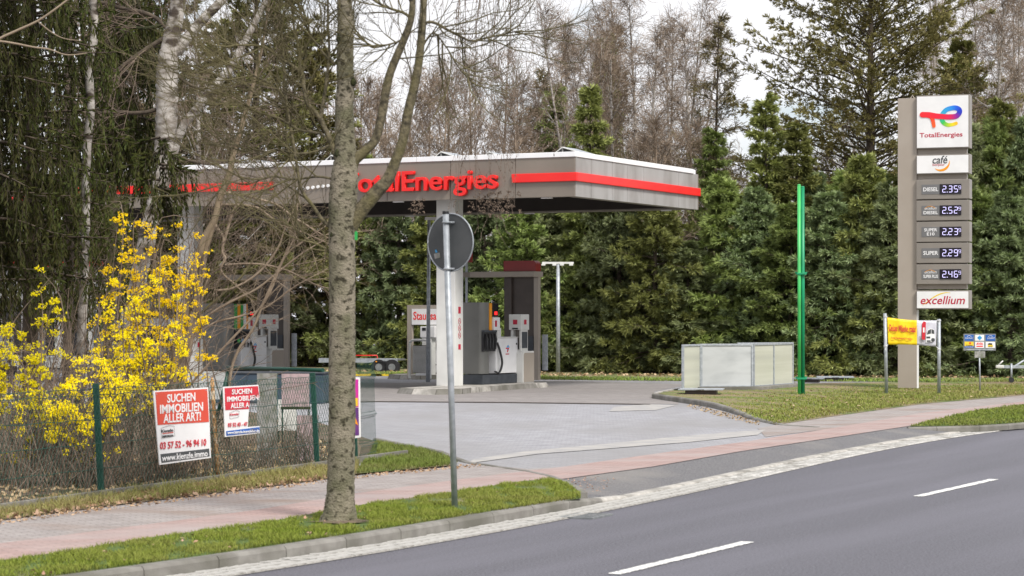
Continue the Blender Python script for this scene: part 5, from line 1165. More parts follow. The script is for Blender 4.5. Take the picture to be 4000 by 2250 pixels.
# ================================================================== VEGETATION
def conifer_mesh(seed, H, R, z0=.15, dz=.3, nb=7, droop=-.10, elev0=.05, elev1=.75, nside=14, nsub=6, sl=.22, sw=.05, shp=.85, ang=.95, flat=.8, wig=.05, sidefac=.42, hang=0., rmin=.12, trunk_r=.12, branch_r=.02, jitter=.25, own=3, star=0, mid=.45):
    rng = np.random.default_rng(seed); zs = np.arange(z0, H-.25, dz); st = []; di = []; ln = []
    for z in zs:
        u = (z-z0)/(H-z0); k = max(4, int(nb*(1-.35*u))); a0 = rng.random()*6.28
        for j in range(k):
            a = a0+j*6.283/k+rng.normal()*.25; L = (R*(1-u)**shp+rmin)*(1+rng.normal()*jitter*.6); el = elev0+(elev1-elev0)*u+rng.normal()*.08
            st.append((0, 0, z+rng.normal()*dz*.25)); di.append((math.cos(a)*math.cos(el), math.sin(a)*math.cos(el), math.sin(el))); ln.append(max(.15, L))
    st, di, ln = np.array(st), np.array(di), np.array(ln)
    pts = grow(st, di, ln, 5, wig, [droop, droop, droop*.3, .06, .10], rng)
    wood = NM(); ribs(wood, pts, branch_r*(.4+ln/R), .004, 3)
    limb(wood, [(0, 0, -.1, trunk_r*1.15), (0, 0, H*.3, trunk_r*.85), (.03, .02, H*.7, trunk_r*.4), (0, 0, H*.97, .012)], 8)
    nee = NM()
    p, T, t, bi = sample(pts, nside, .12, 1., rng)
    d = side(T, ang+rng.normal(size=len(p))*.15, rng, flat); d[:, 2] -= hang*rng.random(len(p)); sln = (sidefac*ln[bi]*(1-t)**.8+.16)*(.6+.7*rng.random(len(p)))
    sp = grow(p, d, sln, 3, .10, -.05-hang*.4, rng); ribs(wood, sp, .006, .003, 3) if len(sp) < 4000 else None
    def dress(q, Tq, tq, base_t, sc_=1.):
        n = len(q); dd = side(Tq, .55+.25*rng.random(n), rng, .45); dd[:, 2] += .12-hang*.8; l = sl*(.5+.8*rng.random(n))*sc_
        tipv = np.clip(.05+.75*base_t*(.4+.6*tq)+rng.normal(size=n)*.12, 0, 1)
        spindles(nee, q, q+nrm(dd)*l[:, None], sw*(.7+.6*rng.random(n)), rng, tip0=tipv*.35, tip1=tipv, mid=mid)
    q, Tq, tq, bj = sample(sp, nsub, .1 if not star else .35, 1., rng); dress(q, Tq, tq, np.clip(t[bj]+.15, 0, 1)*(.6 if star else 1.))
    if star:
        e0 = np.concatenate([sp[:, -1], sp[:, 2], pts[:, -1], pts[:, -2]]); T0 = np.concatenate([nrm(sp[:, -1]-sp[:, -2])]*2+[nrm(pts[:, -1]-pts[:, -2])]*2); t0_ = np.concatenate([t*.6+.4, t*.5+.15, np.ones(2*len(pts))])
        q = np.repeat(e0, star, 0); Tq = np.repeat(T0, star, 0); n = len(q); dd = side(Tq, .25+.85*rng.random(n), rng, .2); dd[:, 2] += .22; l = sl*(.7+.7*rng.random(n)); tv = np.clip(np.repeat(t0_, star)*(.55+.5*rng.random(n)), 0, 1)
        spindles(nee, q, q+nrm(dd)*l[:, None], sw*1.1*(.7+.6*rng.random(n)), rng, tip0=tv*.3, tip1=tv, mid=mid)
    # leading shoots of the side twigs and of the branches
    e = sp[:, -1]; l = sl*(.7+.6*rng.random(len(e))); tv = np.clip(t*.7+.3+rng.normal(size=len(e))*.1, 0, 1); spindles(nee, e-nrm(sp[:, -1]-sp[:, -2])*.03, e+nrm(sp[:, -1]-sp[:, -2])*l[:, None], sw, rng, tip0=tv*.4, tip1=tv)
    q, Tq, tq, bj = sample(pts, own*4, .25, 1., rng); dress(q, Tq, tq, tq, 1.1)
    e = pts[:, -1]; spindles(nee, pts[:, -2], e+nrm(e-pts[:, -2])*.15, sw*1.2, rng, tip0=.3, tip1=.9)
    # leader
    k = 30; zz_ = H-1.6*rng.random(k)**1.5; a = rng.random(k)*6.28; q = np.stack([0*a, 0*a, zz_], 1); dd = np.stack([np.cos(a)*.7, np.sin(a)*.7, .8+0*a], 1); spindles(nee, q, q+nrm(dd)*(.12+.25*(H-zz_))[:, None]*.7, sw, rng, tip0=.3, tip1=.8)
    return nee.mesh('crown'), wood.mesh('trunk')
def plant(name, cat, meshes, mats, px, d, lab, group, z=.1, s=(1, 1, 1), rz=None, parts=('crown', 'trunk')):
    t = thing(name, lab, cat, (Xp(px, d), d, z), RNG.random()*6.28 if rz is None else rz, group); t.scale = s
    for me, m, pn in zip(meshes, mats, parts):
        o = bpy.data.objects.new(pn, me); COL.objects.link(o); o.parent = t
        if not me.materials: me.materials.append(m)
        if pn in ('crown', 'catkins'): o['kind'] = 'stuff'
    return t
def matset(pair, m0, m1):
    pair[0].materials.append(M[m0]); pair[1].materials.append(M[m1]); return pair
SPR = [matset(conifer_mesh(21+i, 7.4, 1.95, nb=8, dz=.46, nside=13, nsub=6, sl=.20, sw=.034, flat=.7, wig=.08, star=11, mid=.45, droop=-.12, elev0=-.05, elev1=.8, hang=.05, jitter=.5, own=5, sidefac=.36), ['needle', 'needle_blue', 'needle'][i], 'bark_dark') for i in range(3)]
# blue-green variant shares the shape of the second
def recol(pair, m): 
    a = pair[0].copy(); a.materials.clear(); a.materials.append(M[m]); return (a, pair[1])
SPB = recol(SPR[0], 'needle_blue')
SLIM = matset(conifer_mesh(31, 10.5, 1.75, nb=6, dz=.42, nside=9, nsub=5, sl=.20, sw=.036, flat=.75, wig=.07, star=9, mid=.45, droop=-.14, elev0=-.10, elev1=.75, shp=1.05, hang=.10, jitter=.55), 'needle', 'bark_dark')
def hedge_d(px): return float(np.interp(px, [-500, 900, 1500, 2100, 2600, 3200, 3600, 4400], [94, 92, 89.5, 84, 81, 78.6, 76.8, 76]))
hedge_lab = {930: 'spruce seen just left of the big foreground trunk', 1130: 'spruce filling the gap above the wire fence left of the trunk', 1420: 'dark spruce seen above the flatbed trailer', 1560: 'spruce behind the vacuum station sign',
 1700: 'spruce behind the round road sign and column', 1890: 'spruce rising over the grey single-strip pump', 2040: 'spruce behind the dark red sign of the portal', 2150: 'spruce directly behind the T headed light mast', 2290: 'spruce first to the right of the T headed light mast',
 2420: 'spruce under the canopy corner, left of the enclosure', 2560: 'spruce under the right end of the canopy stripe', 2690: 'spruce behind the left corner of the enclosure', 2830: 'spruce behind the middle of the enclosure', 2960: 'spruce behind the right bays of the enclosure',
 3090: 'spruce directly behind the green poles', 3230: 'spruce right of the green poles', 3360: 'spruce left of the price pylon', 3480: 'spruce behind the left edge of the price pylon', 3600: 'spruce behind the car wash banner', 3720: 'spruce right of the pylon, behind the banner post',
 3830: 'spruce behind the fuel card board', 3940: 'spruce above the trailer drawbar', 4060: 'spruce cut by the right edge of the picture'}
for i, (px, lab) in enumerate(hedge_lab.items()):
    d = hedge_d(px)+RNG.normal()*.7+1.1; v = (SPR+[SPB])[i % 4]; h = 1.0+RNG.normal()*.08
    if px > 2620: h *= .86
    if 2620 < px < 2750: h *= .66
    if px in (3090, 3230): h *= .9
    plant('spruce_tree', 'spruce', v, (None, None), px, d, lab, 'spruces of the hedge', s=(1.02, 1.02, h))
back_lab = {820: 'spruce behind the portal frame without red sign', 1290: 'second-row spruce hidden mostly by the big foreground trunk', 1810: 'second-row spruce above the portal roof', 2220: 'second-row spruce between mast and canopy underside', 2500: 'second-row spruce just under the canopy corner', 3020: 'second-row spruce just left of the green poles', 3180: 'second-row spruce just right of the green poles', 3300: 'second-row spruce midway between green poles and pylon', 3430: 'second-row spruce touching the left side of the pylon', 3660: 'second-row spruce at the lower right of the pylon boxes', 3780: 'second-row spruce high above the fuel card board', 3890: 'second-row spruce below the birches at the right', 4010: 'second-row spruce at the right picture edge'}
for i, (px, lab) in enumerate(back_lab.items()):
    d = hedge_d(px)+3.2; plant('spruce_tree', 'spruce', (SPR+[SPB])[(i+1) % 4], (None, None), px, d, lab, 'spruces of the hedge', s=(1, 1, .98 if px < 2600 else (.95 if px < 3500 else 1.18)))
for px, d, s_, lab in ((2306, 86, 1.0, 'slim pointed spruce rising above the canopy roof'), (2990, 82, .93, 'tallest slim spruce left of the green poles, its tip against the sky'), (3112, 81.5, .83, 'slim spruce tip standing right above the green poles'), (3560, 80, .8, 'blue tinged spruce top left of the price pylon boxes'), (3915, 80, .90, 'slim spruce top below the birches right of the pylon'), (2790, 90, .88, 'slim spruce top just beyond the end of the canopy'), (4030, 82, .86, 'slim spruce top at the right picture edge')):
    plant('spruce_tree', 'spruce', SLIM, (None, None), px, d, lab, 'slim spruces above the hedge', s=(1.05, 1.05, s_*(1.0)))
for px, d, s_, lab in ((2362, 107, 1.42, 'tall dark spruce standing among the birches above the canopy'), (2165, 99, 1.12, 'dark slender spruce left of the pointed green one above the canopy')):
    plant('spruce_tree', 'spruce', SLIM, (None, None), px, d, lab, 'dark spruces among the birches', s=(1.15, 1.15, s_))
# big spreading fir on the right
FIR = matset(conifer_mesh(47, 19.5, 7.2, z0=3.4, dz=.42, nb=7, nside=34, nsub=7, sl=.18, sw=.034, star=6, droop=-.03, elev0=.14, elev1=.8, shp=.55, ang=.85, flat=.8, wig=.06, sidefac=.30, jitter=.35, trunk_r=.28, branch_r=.045, own=5), 'needle_olive', 'bark_dark')
plant('fir_tree', 'fir', FIR, (None, None), 3400, 97, 'huge spreading olive green fir rising behind the price pylon', None, rz=.7)
FIR2 = matset(conifer_mesh(53, 15.5, 3.4, z0=3.0, dz=.42, nb=6, nside=20, nsub=7, sl=.19, sw=.036, star=4, droop=-.03, elev0=.1, elev1=.8, shp=.7, ang=.85, flat=.8, wig=.07, sidefac=.3, jitter=.3, trunk_r=.18, branch_r=.03, own=3), 'needle_olive', 'bark_dark')
plant('fir_tree', 'fir', FIR2, (None, None), 3760, 104, 'olive fir half hidden behind the boxes of the price pylon', 'olive firs behind the station', s=(1, 1, .93), rz=2.)
plant('fir_tree', 'fir', FIR2, (None, None), 1000, 91, 'olive fir whose twigs fill the sky left of the foreground trunk', 'olive firs behind the station', s=(1.35, 1.35, 1.15), rz=1.)
plant('fir_tree', 'fir', FIR2, (None, None), 590, 93, 'olive fir behind the leaning birch at upper left', 'olive firs behind the station', s=(1.35, 1.35, 1.15), rz=3.)
plant('fir_tree', 'fir', FIR2, (None, None), 1215, 92, 'olive fir directly behind the foreground trunk', 'olive firs behind the station', s=(.95, .95, .86), rz=4.4)

def bare_mesh(seed, H, n1=26, n2=9, n3=7, n4=4, l1=.30, up=.10, ang1=.75, hang=0., t0=.22, r0=.13, wig=.10, tw=.011, lean=0., con=1., tl=.45, stems=1, bush=0.):
    rng = np.random.default_rng(seed); wood = NM(); tw_ = NM(); 
    for s_ in range(stems):
        bx = rng.normal(size=2)*.25*(stems > 1); tops = rng.normal(size=2)*(.4+1.2*(stems > 1)); Hs = H*(1-.12*s_*rng.random())
        path = [(bx[0], bx[1], -.1, r0*1.2), (bx[0]+tops[0]*.2+rng.normal()*.1, bx[1]+tops[1]*.2, Hs*.3, r0*.85), (bx[0]+tops[0]*.55+rng.normal()*.15, bx[1]+tops[1]*.5, Hs*.62, r0*.5), (bx[0]+tops[0], bx[1]+tops[1], Hs, .012)]
        c, r = limb(wood, path, 7); tr = resamp(c, 16)
        p, T, t, b_ = sample(tr, n1, t0, .985, rng)
        ln = H*l1*((1-t)**con+.10)*(.6+.7*rng.random(len(p))); d = side(T, ang1+rng.normal(size=len(p))*.15, rng)
        b1 = grow(p, d, ln, 5, wig, up, rng); ribs(wood, b1, .012+r0*.26*(ln/(H*l1)), .006, 4)
        p, T, t, bi = sample(b1, n2, .12, 1, rng); l2 = (ln[bi]*.42*(1-t*.6)+.15)*(.5+.8*rng.random(len(p)))
        b2 = grow(p, side(T, .7+rng.normal(size=len(p))*.2, rng), l2, 4, wig*1.2, up*.7-hang*.5, rng); ribs(wood, b2, .010, .005, 3)
        p, T, t, bi = sample(b2, n3, .1, 1, rng); l3 = (tl*(.4+.8*rng.random(len(p)))); d = side(T, .65, rng); d[:, 2] -= hang
        b3 = grow(p, d, l3, 3, wig*1.3, up*.5-hang, rng)
        for i in range(3): 
            spindles(tw_, b3[:, i], b3[:, i+1]+(b3[:, i+1]-b3[:, i])*.25, tw, rng, planes=2, tip0=0, tip1=1)
        p, T, t, bi = sample(b3, n4, .15, 1, rng); d = side(T, .6, rng); d[:, 2] -= hang; l = tl*.45*(.4+.9*rng.random(len(p))); spindles(tw_, p, p+nrm(d)*l[:, None], tw*.8, rng, planes=1)
    return tw_.mesh('crown'), wood.mesh('trunk')
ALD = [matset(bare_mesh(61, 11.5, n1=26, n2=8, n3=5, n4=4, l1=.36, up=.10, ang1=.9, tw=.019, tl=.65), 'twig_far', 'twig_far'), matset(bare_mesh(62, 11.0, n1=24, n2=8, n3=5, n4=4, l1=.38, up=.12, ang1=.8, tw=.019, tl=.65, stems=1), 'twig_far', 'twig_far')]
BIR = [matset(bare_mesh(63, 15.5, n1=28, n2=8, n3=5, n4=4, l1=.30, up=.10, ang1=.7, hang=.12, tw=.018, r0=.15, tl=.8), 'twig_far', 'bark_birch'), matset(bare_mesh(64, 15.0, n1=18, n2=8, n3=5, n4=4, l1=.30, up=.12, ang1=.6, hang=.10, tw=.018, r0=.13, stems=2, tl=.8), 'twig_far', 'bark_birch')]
LAR = matset(bare_mesh(65, 15.5, n1=60, n2=9, n3=6, n4=4, l1=.17, up=.03, ang1=1.35, hang=.05, tw=.032, r0=.13, tl=.32, t0=.1), 'needle_brown', 'bark_dark')
BUSH = matset(bare_mesh(66, 4.2, n1=14, n2=7, n3=6, n4=4, l1=.30, up=.10, ang1=.5, tw=.011, r0=.03, stems=5, tl=.35), 'twig_far', 'twig_far')
bl = [(1440, 96, 0, 'bare alder just right of the foreground trunk, above the canopy', .90), (1590, 100, 1, 'bare alder between the two right limbs of the foreground tree', .97), (1725, 94, 0, 'bare alder above the letters on the canopy', .88), (1850, 98, 1, 'bare alder above the rooftop solar frames', 1.0), (1975, 95, 0, 'bare alder left of the dark narrow conifer', 1.0), (2080, 103, 1, 'bare alder behind the dark narrow conifer', 1.08),
      (1520, 108, 1, 'second-row bare alder seen through the limbs', .98), (1930, 110, 0, 'second-row bare alder over the canopy', 1.1), (1300, 104, 1, 'bare alder hidden by the foreground trunk', 1.0), (1130, 100, 0, 'bare alder in the tangle left of the foreground trunk', 1.1), (880, 96, 1, 'bare alder behind the leaning pale birch', 1.1), (560, 92, 0, 'bare alder behind the thick birch trunk', 1.1), (3290, 112, 0, 'bare alder behind the spreading fir', 1.0), (3020, 108, 1, 'bare alder left of the spreading fir', .82), (2900, 100, 0, 'low bare alder in the sky gap left of the fir', .72)]
bl += [(1500, 92, 0, 'bare alder standing close behind the canopy roof, between the limbs', .86), (1660, 104, 1, 'bare alder behind the right limb of the foreground tree', 1.0), (1790, 105, 0, 'bare alder over the last letters of the canopy', 1.02), (2030, 92, 1, 'bare alder close behind the red canopy stripe', .9), (2680, 91, 0, 'bare alder close behind the sloping canopy edge', .82), (2560, 90, 1, 'bare alder close behind the canopy corner', .85), (2820, 96, 1, 'bare alder just past the tip of the canopy', .78), (3170, 100, 0, 'bare alder between green poles and fir', .78)]
for px, d, v, lab, s_ in bl: plant('alder_tree', 'alder', ALD[v], (None, None), px, d, lab, 'bare alders behind the station', s=(1.05, 1.05, s_*(1.14 if px < 1950 else 1)))
bb = [(2215, 100, 0, 'tall reddish birch above the middle of the canopy roof', .98), (2370, 104, 1, 'forked birch right of the pointed spruce', 1.05), (2490, 98, 0, 'tall birch above the canopy corner', 1.02), (2590, 105, 1, 'forked birch with white stems above the canopy corner', 1.08), (2700, 101, 0, 'tall birch above the sloping canopy edge', .98), (2440, 112, 0, 'second-row birch over the canopy', 1.12), (2640, 113, 1, 'second-row birch left of the brown larch', 1.1),
      (3830, 108, 0, 'white stemmed birch right of the pylon top', 1.15), (3905, 102, 1, 'forked birch high above the fuel card board', 1.12), (3985, 106, 0, 'birch at the upper right picture corner', 1.15), (3700, 114, 1, 'birch whose top shows above the pylon', 1.2), (780, 88, 0, 'slender birch far behind the shrub tree', 1.0), (3620, 118, 0, 'birch behind the top of the spreading fir', 1.15)]
bb += [(2290, 95, 1, 'forked birch just left of the pointed spruce', .95), (2530, 93, 0, 'birch nearest behind the canopy corner', .88), (2420, 94, 1, 'forked birch close right of the pointed spruce', .9), (2160, 108, 0, 'birch with drooping twigs behind the dark narrow conifer', .98), (3880, 96, 0, 'birch nearest behind the pylon boxes', 1.0), (3960, 112, 1, 'second-row forked birch at the right edge', 1.2)]
for px, d, v, lab, s_ in bb: plant('birch_tree', 'birch', BIR[v], (None, None), px, d, lab, 'bare birches behind the station', s=(1, 1, s_))
for px, d, s_, lab in ((2775, 96, .93, 'brownish green larch at the end of the canopy'), (2150, 99, .82, 'dark narrow conifer with brown twigs above the canopy'), (2360, 108, 1.0, 'dark conifer top showing between the birches'), (470, 85, 1., 'brownish larch behind the thick birch')):
    plant('larch_tree', 'larch', LAR, (None, None), px, d, lab, 'larches behind the station', s=(1, 1, s_))
for px, d, s_, lab in ((2740, 92, 1.1, 'bare twiggy bush under the canopy tip'), (2860, 88, 1., 'bare twiggy bush right of the canopy tip'), (3370, 84, 1.15, 'grey brown bush left of the pylon among the spruces'), (3480, 90, 1.4, 'bare bush behind the pylon column')):
    plant('bare_bush', 'bush', BUSH, (None, None), px, d, lab, 'bare bushes in the hedge', s=(1, 1, s_))
# trees well beyond, closing the view under the crowns
for i, (px, lab) in enumerate(((-150, 'far dark spruce at the left picture edge'), (80, 'far dark spruce behind the shop'), (300, 'far dark spruce behind the grey wall panel'), (520, 'far dark spruce behind the van'), (700, 'far dark spruce behind the canopy column by the shrub tree'))):
    plant('spruce_tree', 'spruce', SPR[i % 3], (None, None), px, 99+i, lab, 'far spruces at the left', s=(1.5, 1.5, 1.15))

# ------------------------------------------------ foreground tree on the verge
rng = np.random.default_rng(101); D0 = 23.7
ft_ = thing('street_tree', 'bare street tree with lichened grey trunk standing in the green verge', 'tree', tuple(Gd(1330, 2040)), 0); O = Gd(1330, 2040)
def loc(rows, d=D0, O_=None):
    P = pxpath(rows, d); O_ = O if O_ is None else O_
    return [(p[0]-O_[0], p[1]-O_[1], p[2]-O_[2], p[3]) for p in P]
trunk = NM()
limb(trunk, loc([(1322, 2072, 100), (1324, 2040, 80), (1327, 2005, 66), (1328, 1960, 58), (1331, 1900, 54), (1335, 1700, 52.5), (1337, 1500, 52), (1337, 1300, 51.5), (1337, 1100, 51), (1336, 900, 52), (1340, 780, 55), (1346, 690, 53), (1350, 620, 45), (1347, 520, 38), (1345, 430, 36), (1350, 330, 35), (1348, 250, 33), (1350, 100, 32), (1345, 0, 29), (1345, -200, 24), (1350, -500, 14)]), 26, .022, rng, step=10)
to = trunk.build('trunk', M['bark'], ft_, True)
kn = NM()
for a_, b__, r_ in ((1302, 915, 18), (1380, 320, 15), (1322, 150, 10), (1345, 650, 22), (1318, 600, 16)):
    c = A(a_, b__, D0-.075)-O; 
    limb(kn, [(c[0], c[1]+.05, c[2]-.02, .004), (c[0], c[1]+.02, c[2]-.01, r_*D0/F*.9), (c[0], c[1], c[2]+.03, r_*D0/F*.5), (c[0], c[1]-.01, c[2]+.05, .003)], 9, .08, rng, step=4)
kn.build('moss_patch', M['bark_moss'], ft_, True)
LB = {}
def addlimb(key, rows, d=D0, k=9, m='bark_limb'):
    nm = NM(); c, r = limb(nm, loc(rows, d), k, .02, rng); nm.build('limb', M[m], ft_, True); LB[key] = c
addlimb('A', [(1360, 690, 26), (1383, 628, 24), (1422, 594, 19), (1465, 546, 17.5), (1490, 459, 17.5), (1513, 328, 17), (1533, 261, 16), (1576, 159, 15), (1605, 77, 13.5), (1612, 0, 12), (1620, -150, 9), (1650, -400, 4)], k=12)
addlimb('B', [(1365, 900, 26), (1405, 830, 29), (1440, 785, 29), (1475, 745, 27), (1515, 700, 24), (1545, 630, 21), (1572, 555, 20), (1595, 435, 19), (1624, 314, 17.5), (1639, 217, 16), (1650, 97, 15), (1656, 0, 13), (1675, -200, 9), (1690, -450, 4)], k=12)
addlimb('C', [(1325, 640, 15), (1301, 570, 13), (1275, 515, 10), (1252, 464, 10)])
addlimb('C1', [(1252, 464, 9), (1225, 430, 8), (1199, 401, 8), (1187, 345, 8), (1180, 290, 8), (1150, 262, 7), (1108, 237, 6), (1065, 205, 5), (1030, 183, 5), (960, 176, 4), (890, 178, 2)])
addlimb('C2', [(1252, 460, 8), (1262, 400, 7), (1276, 320, 6.5), (1282, 260, 6), (1286, 193, 5), (1281, 90, 5), (1281, 0, 4), (1280, -120, 3)])
addlimb('C3', [(1180, 290, 7), (1172, 250, 5), (1165, 180, 4.5), (1151, 125, 4.5), (1143, 50, 4), (1141, -60, 3)])
addlimb('D', [(1318, 600, 7), (1290, 560, 6), (1257, 526, 5), (1215, 515, 5), (1170, 507, 5), (1130, 485, 5), (1093, 463, 4.5), (1040, 448, 4), (997, 435, 3.5), (940, 390, 3), (880, 350, 2)])
addlimb('E', [(1318, 935, 10), (1293, 891, 9), (1260, 860, 8), (1238, 829, 7.5), (1215, 795, 7), (1190, 764, 7), (1172, 720, 6.5), (1160, 650, 6), (1141, 531, 5.5), (1117, 386, 5), (1108, 232, 4.5), (1100, 120, 4), (1090, 0, 3.5), (1085, -100, 2)])
addlimb('G', [(1651, 95, 6), (1680, 86, 6), (1712, 95, 5.5), (1745, 115, 5.5), (1795, 140, 5), (1842, 160, 4.5), (1900, 148, 4), (1960, 135, 3), (2040, 118, 2)])
addlimb('H', [(1605, 70, 6), (1576, 50, 5.5), (1530, 35, 5), (1490, 18, 5), (1450, -8, 4), (1400, -60, 3)])
addlimb('I', [(1590, 130, 5), (1560, 160, 4), (1500, 178, 3.5), (1455, 185, 3.5), (1425, 160, 3), (1390, 132, 2.5), (1375, 120, 2)])
addlimb('J', [(1640, 200, 4), (1690, 130, 3.5), (1740, 180, 3), (1790, 260, 2.6), (1850, 330, 2)])
addlimb('K', [(1310, 255, 6), (1270, 215, 5), (1215, 140, 4), (1180, 60, 4), (1150, -20, 3)])
addlimb('P', [(1300, 560, 5), (1240, 590, 5), (1160, 600, 4.5), (1080, 585, 4), (1000, 600, 3.5), (900, 560, 3), (820, 570, 2)])
addlimb('Q', [(1305, 700, 5), (1240, 690, 4.5), (1150, 700, 4), (1060, 690, 3.5), (960, 720, 3), (870, 700, 2)])
addlimb('R', [(1199, 401, 5), (1120, 420, 4.5), (1040, 400, 4), (950, 330, 3.5), (860, 300, 3), (780, 250, 2)])
addlimb('S', [(1117, 386, 4), (1060, 330, 4), (980, 290, 3.5), (900, 250, 3), (800, 240, 2)])
addlimb('N', [(1320, 1010, 5), (1295, 985, 4), (1250, 960, 3), (1190, 930, 2.5), (1130, 880, 2), (1080, 840, 1.5)])
tw = NM(); paths = np.concatenate([resamp(LB[k], 10) for k in 'C1 C2 C3 D E G H I J K N P Q R S'.split()]); big = np.concatenate([resamp(LB[k], 10) for k in 'AB'])
def twigs(nm, P, n, L, r, rng, ang=.8, up=.05, wig=.13, sub=4, subL=.4, t0=.12, flatdir=None, subsub=0):
    p, T, t, bi = sample(P, n, t0, 1., rng); d = side(T, ang+rng.normal(size=len(p))*.2, rng, .25); d[:, 1] *= .7; ln = L*(.4+.9*rng.random(len(p)))
    b1 = grow(p, d, ln, 6, wig, up, rng); ribs(nm, b1, r, r*.35, 4)
    if sub:
        p, T, t, bi = sample(b1, sub, .15, 1., rng); l = subL*(.4+.9*rng.random(len(p))); b2 = grow(p, side(T, .75, rng, .3), l, 4, wig, up, rng); ribs(nm, b2, r*.5, r*.2, 3)
        if subsub:
            p, T, t, bi = sample(b2, subsub, .1, 1., rng); l = subL*.45*(.4+.9*rng.random(len(p))); b3 = grow(p, side(T, .7, rng, .3), l, 2, wig, up, rng); ribs(nm, b3, r*.28, r*.15, 3)
    return b1
twigs(tw, paths, 13, .9, .0085, rng, up=.08, sub=6, subL=.38, subsub=3)
twigs(tw, big, 8, .9, .0085, rng, up=.04, sub=5, subL=.38, t0=.42, subsub=2)
tw.build('twigs', M['twig_olive'], ft_)['kind'] = 'stuff'
g = B(); p = A(1391, 920, D0-.15)-O; g.prism([(p[0]-.014, p[2]-.045), (p[0]+.014, p[2]-.045), (p[0]+.016, p[2]+.03), (p[0], p[2]+.05), (p[0]-.016, p[2]+.03)], p[1]-.004, p[1]+.004, 'y'); g.build('tree_tag', M['green'], ft_)

# ------------------------------------------------ birches in the plot on the left
DB = 34.5
Ob = Gd(470, HZ+CH*F/DB); bt = thing('birch_tree', 'thick forked birch with peeling white bark behind the yellow shrub', 'birch', tuple(Ob), 0)
def L2(rows, d=DB): return loc(rows, d, Ob)
nm = NM(); limb(nm, L2([(455, 1790, 46), (470, 1600, 36), (490, 1420, 33), (505, 1320, 32), (525, 1180, 32), (550, 1040, 32), (582, 900, 34), (602, 830, 34), (622, 750, 35), (634, 650, 38), (646, 540, 40), (652, 420, 42), (652, 330, 42), (656, 240, 40), (665, 170, 33), (680, 100, 31), (695, 20, 29), (710, -100, 24), (730, -400, 14)]), 18, .045, rng); nm.build('trunk', M['bark_birch'], bt, True)
nm = NM(); limb(nm, L2([(665, 220, 20), (700, 190, 21), (745, 130, 20), (807, 62, 19), (869, 0, 17), (960, -110, 13), (1050, -250, 8)]), 12, .03, rng); nm.build('limb', M['bark_birch'], bt, True)
nm = NM(); limb(nm, L2([(655, 700, 16), (690, 560, 17), (722, 484, 17), (765, 430, 17), (807, 373, 17), (860, 315, 16), (900, 267, 16), (944, 186, 14), (993, 93, 12), (1040, 0, 10), (1100, -120, 6)]), 12, .03, rng); nm.build('limb', M['bark_birch'], bt, True)
limbs_b = []
def bl_(rows, m='bark_dark', d=DB):
    nm = NM(); c, r = limb(nm, L2(rows, d), 8, .02, rng); nm.build('limb', M[m], bt, True); limbs_b.append(resamp(c, 10))
bl_([(640, 150, 10), (560, 200, 9), (490, 250, 8), (440, 290, 6), (400, 330, 4)]); bl_([(632, 420, 8), (560, 440, 8), (450, 440, 7), (300, 442, 6), (150, 445, 5), (30, 452, 3)])
bl_([(660, 120, 8), (590, 60, 8), (470, 30, 7), (330, -10, 6)]); bl_([(690, -150, 14), (900, -330, 12), (1300, -430, 10), (1650, -350, 8), (1850, -180, 6), (2050, -60, 4)], d=38)
bl_([(700, -200, 10), (1000, -180, 8), (1250, -130, 6), (1500, -100, 4)]); bl_([(655, 260, 7), (740, 330, 6), (850, 360, 5), (960, 330, 4), (1080, 350, 2)]); bl_([(640, 560, 7), (720, 620, 6), (840, 640, 5), (960, 600, 3), (1060, 590, 2)])
bl_([(660, 90, 7), (560, 110, 6), (430, 90, 4), (300, 60, 3)], 'bark_moss')
nm = NM(); twigs(nm, np.concatenate(limbs_b), 14, 1.1, .008, rng, up=.02, sub=6, subL=.5, subsub=3); nm.build('twigs', M['twig'], bt)['kind'] = 'stuff'
# drooping catkin strands over the canopy lettering
nm = NM(); ov = limbs_b[3]; 
xs = np.concatenate([rng.uniform(1765, 2045, 34), rng.uniform(1610, 1760, 5), rng.uniform(2045, 2120, 6)]); st = np.array([A(x, -120+rng.normal()*70, 38)-Ob for x in xs]); st[:, 1] += rng.normal(size=len(xs))*.4
en_ = np.where((xs > 1800) & (xs < 2000), rng.uniform(420, 860, len(xs)), rng.uniform(120, 500, len(xs))); ln = (en_+150)*38/F
s1 = grow(st, np.c_[rng.normal(size=(len(xs), 2))*.15, -np.ones(len(xs))], ln, 12, .055, -.25, rng); ribs(nm, s1, .005, .002, 3)
p, T, t, bi = sample(s1, 9, .1, 1, rng); b2 = grow(p, side(T, .6, rng), .35*(.4+rng.random(len(p))), 3, .12, -.2, rng); ribs(nm, b2, .0028, .0015, 3)
p, T, t, bi = sample(b2, 4, .2, 1, rng); spindles(nm, p, p+np.c_[rng.normal(size=(len(p), 2))*.015, -.03-.025*rng.random(len(p))], .012, rng)
p, T, t, bi = sample(s1, 6, .3, 1, rng); l = .12*(1+rng.random(len(p)))
nm.build('catkin_strands', M['twig'], bt)['kind'] = 'stuff'
nm = NM(); c = np.array([A(rng.normal(1930, 55), rng.uniform(745, 850), 38)-Ob for _ in range(90)]+[A(rng.normal(1630, 14), rng.uniform(775, 835), 38)-Ob for _ in range(24)]); q = np.repeat(c, 6, 0); dd = nrm(rng.normal(size=(len(q), 3))+np.array([0, 0, -.8])); spindles(nm, q, q+dd*.05, .016, rng, tip0=rng.random(len(q))*.3, tip1=.4); nm.build('withered_leaves', M['twig'], bt)['kind'] = 'stuff'
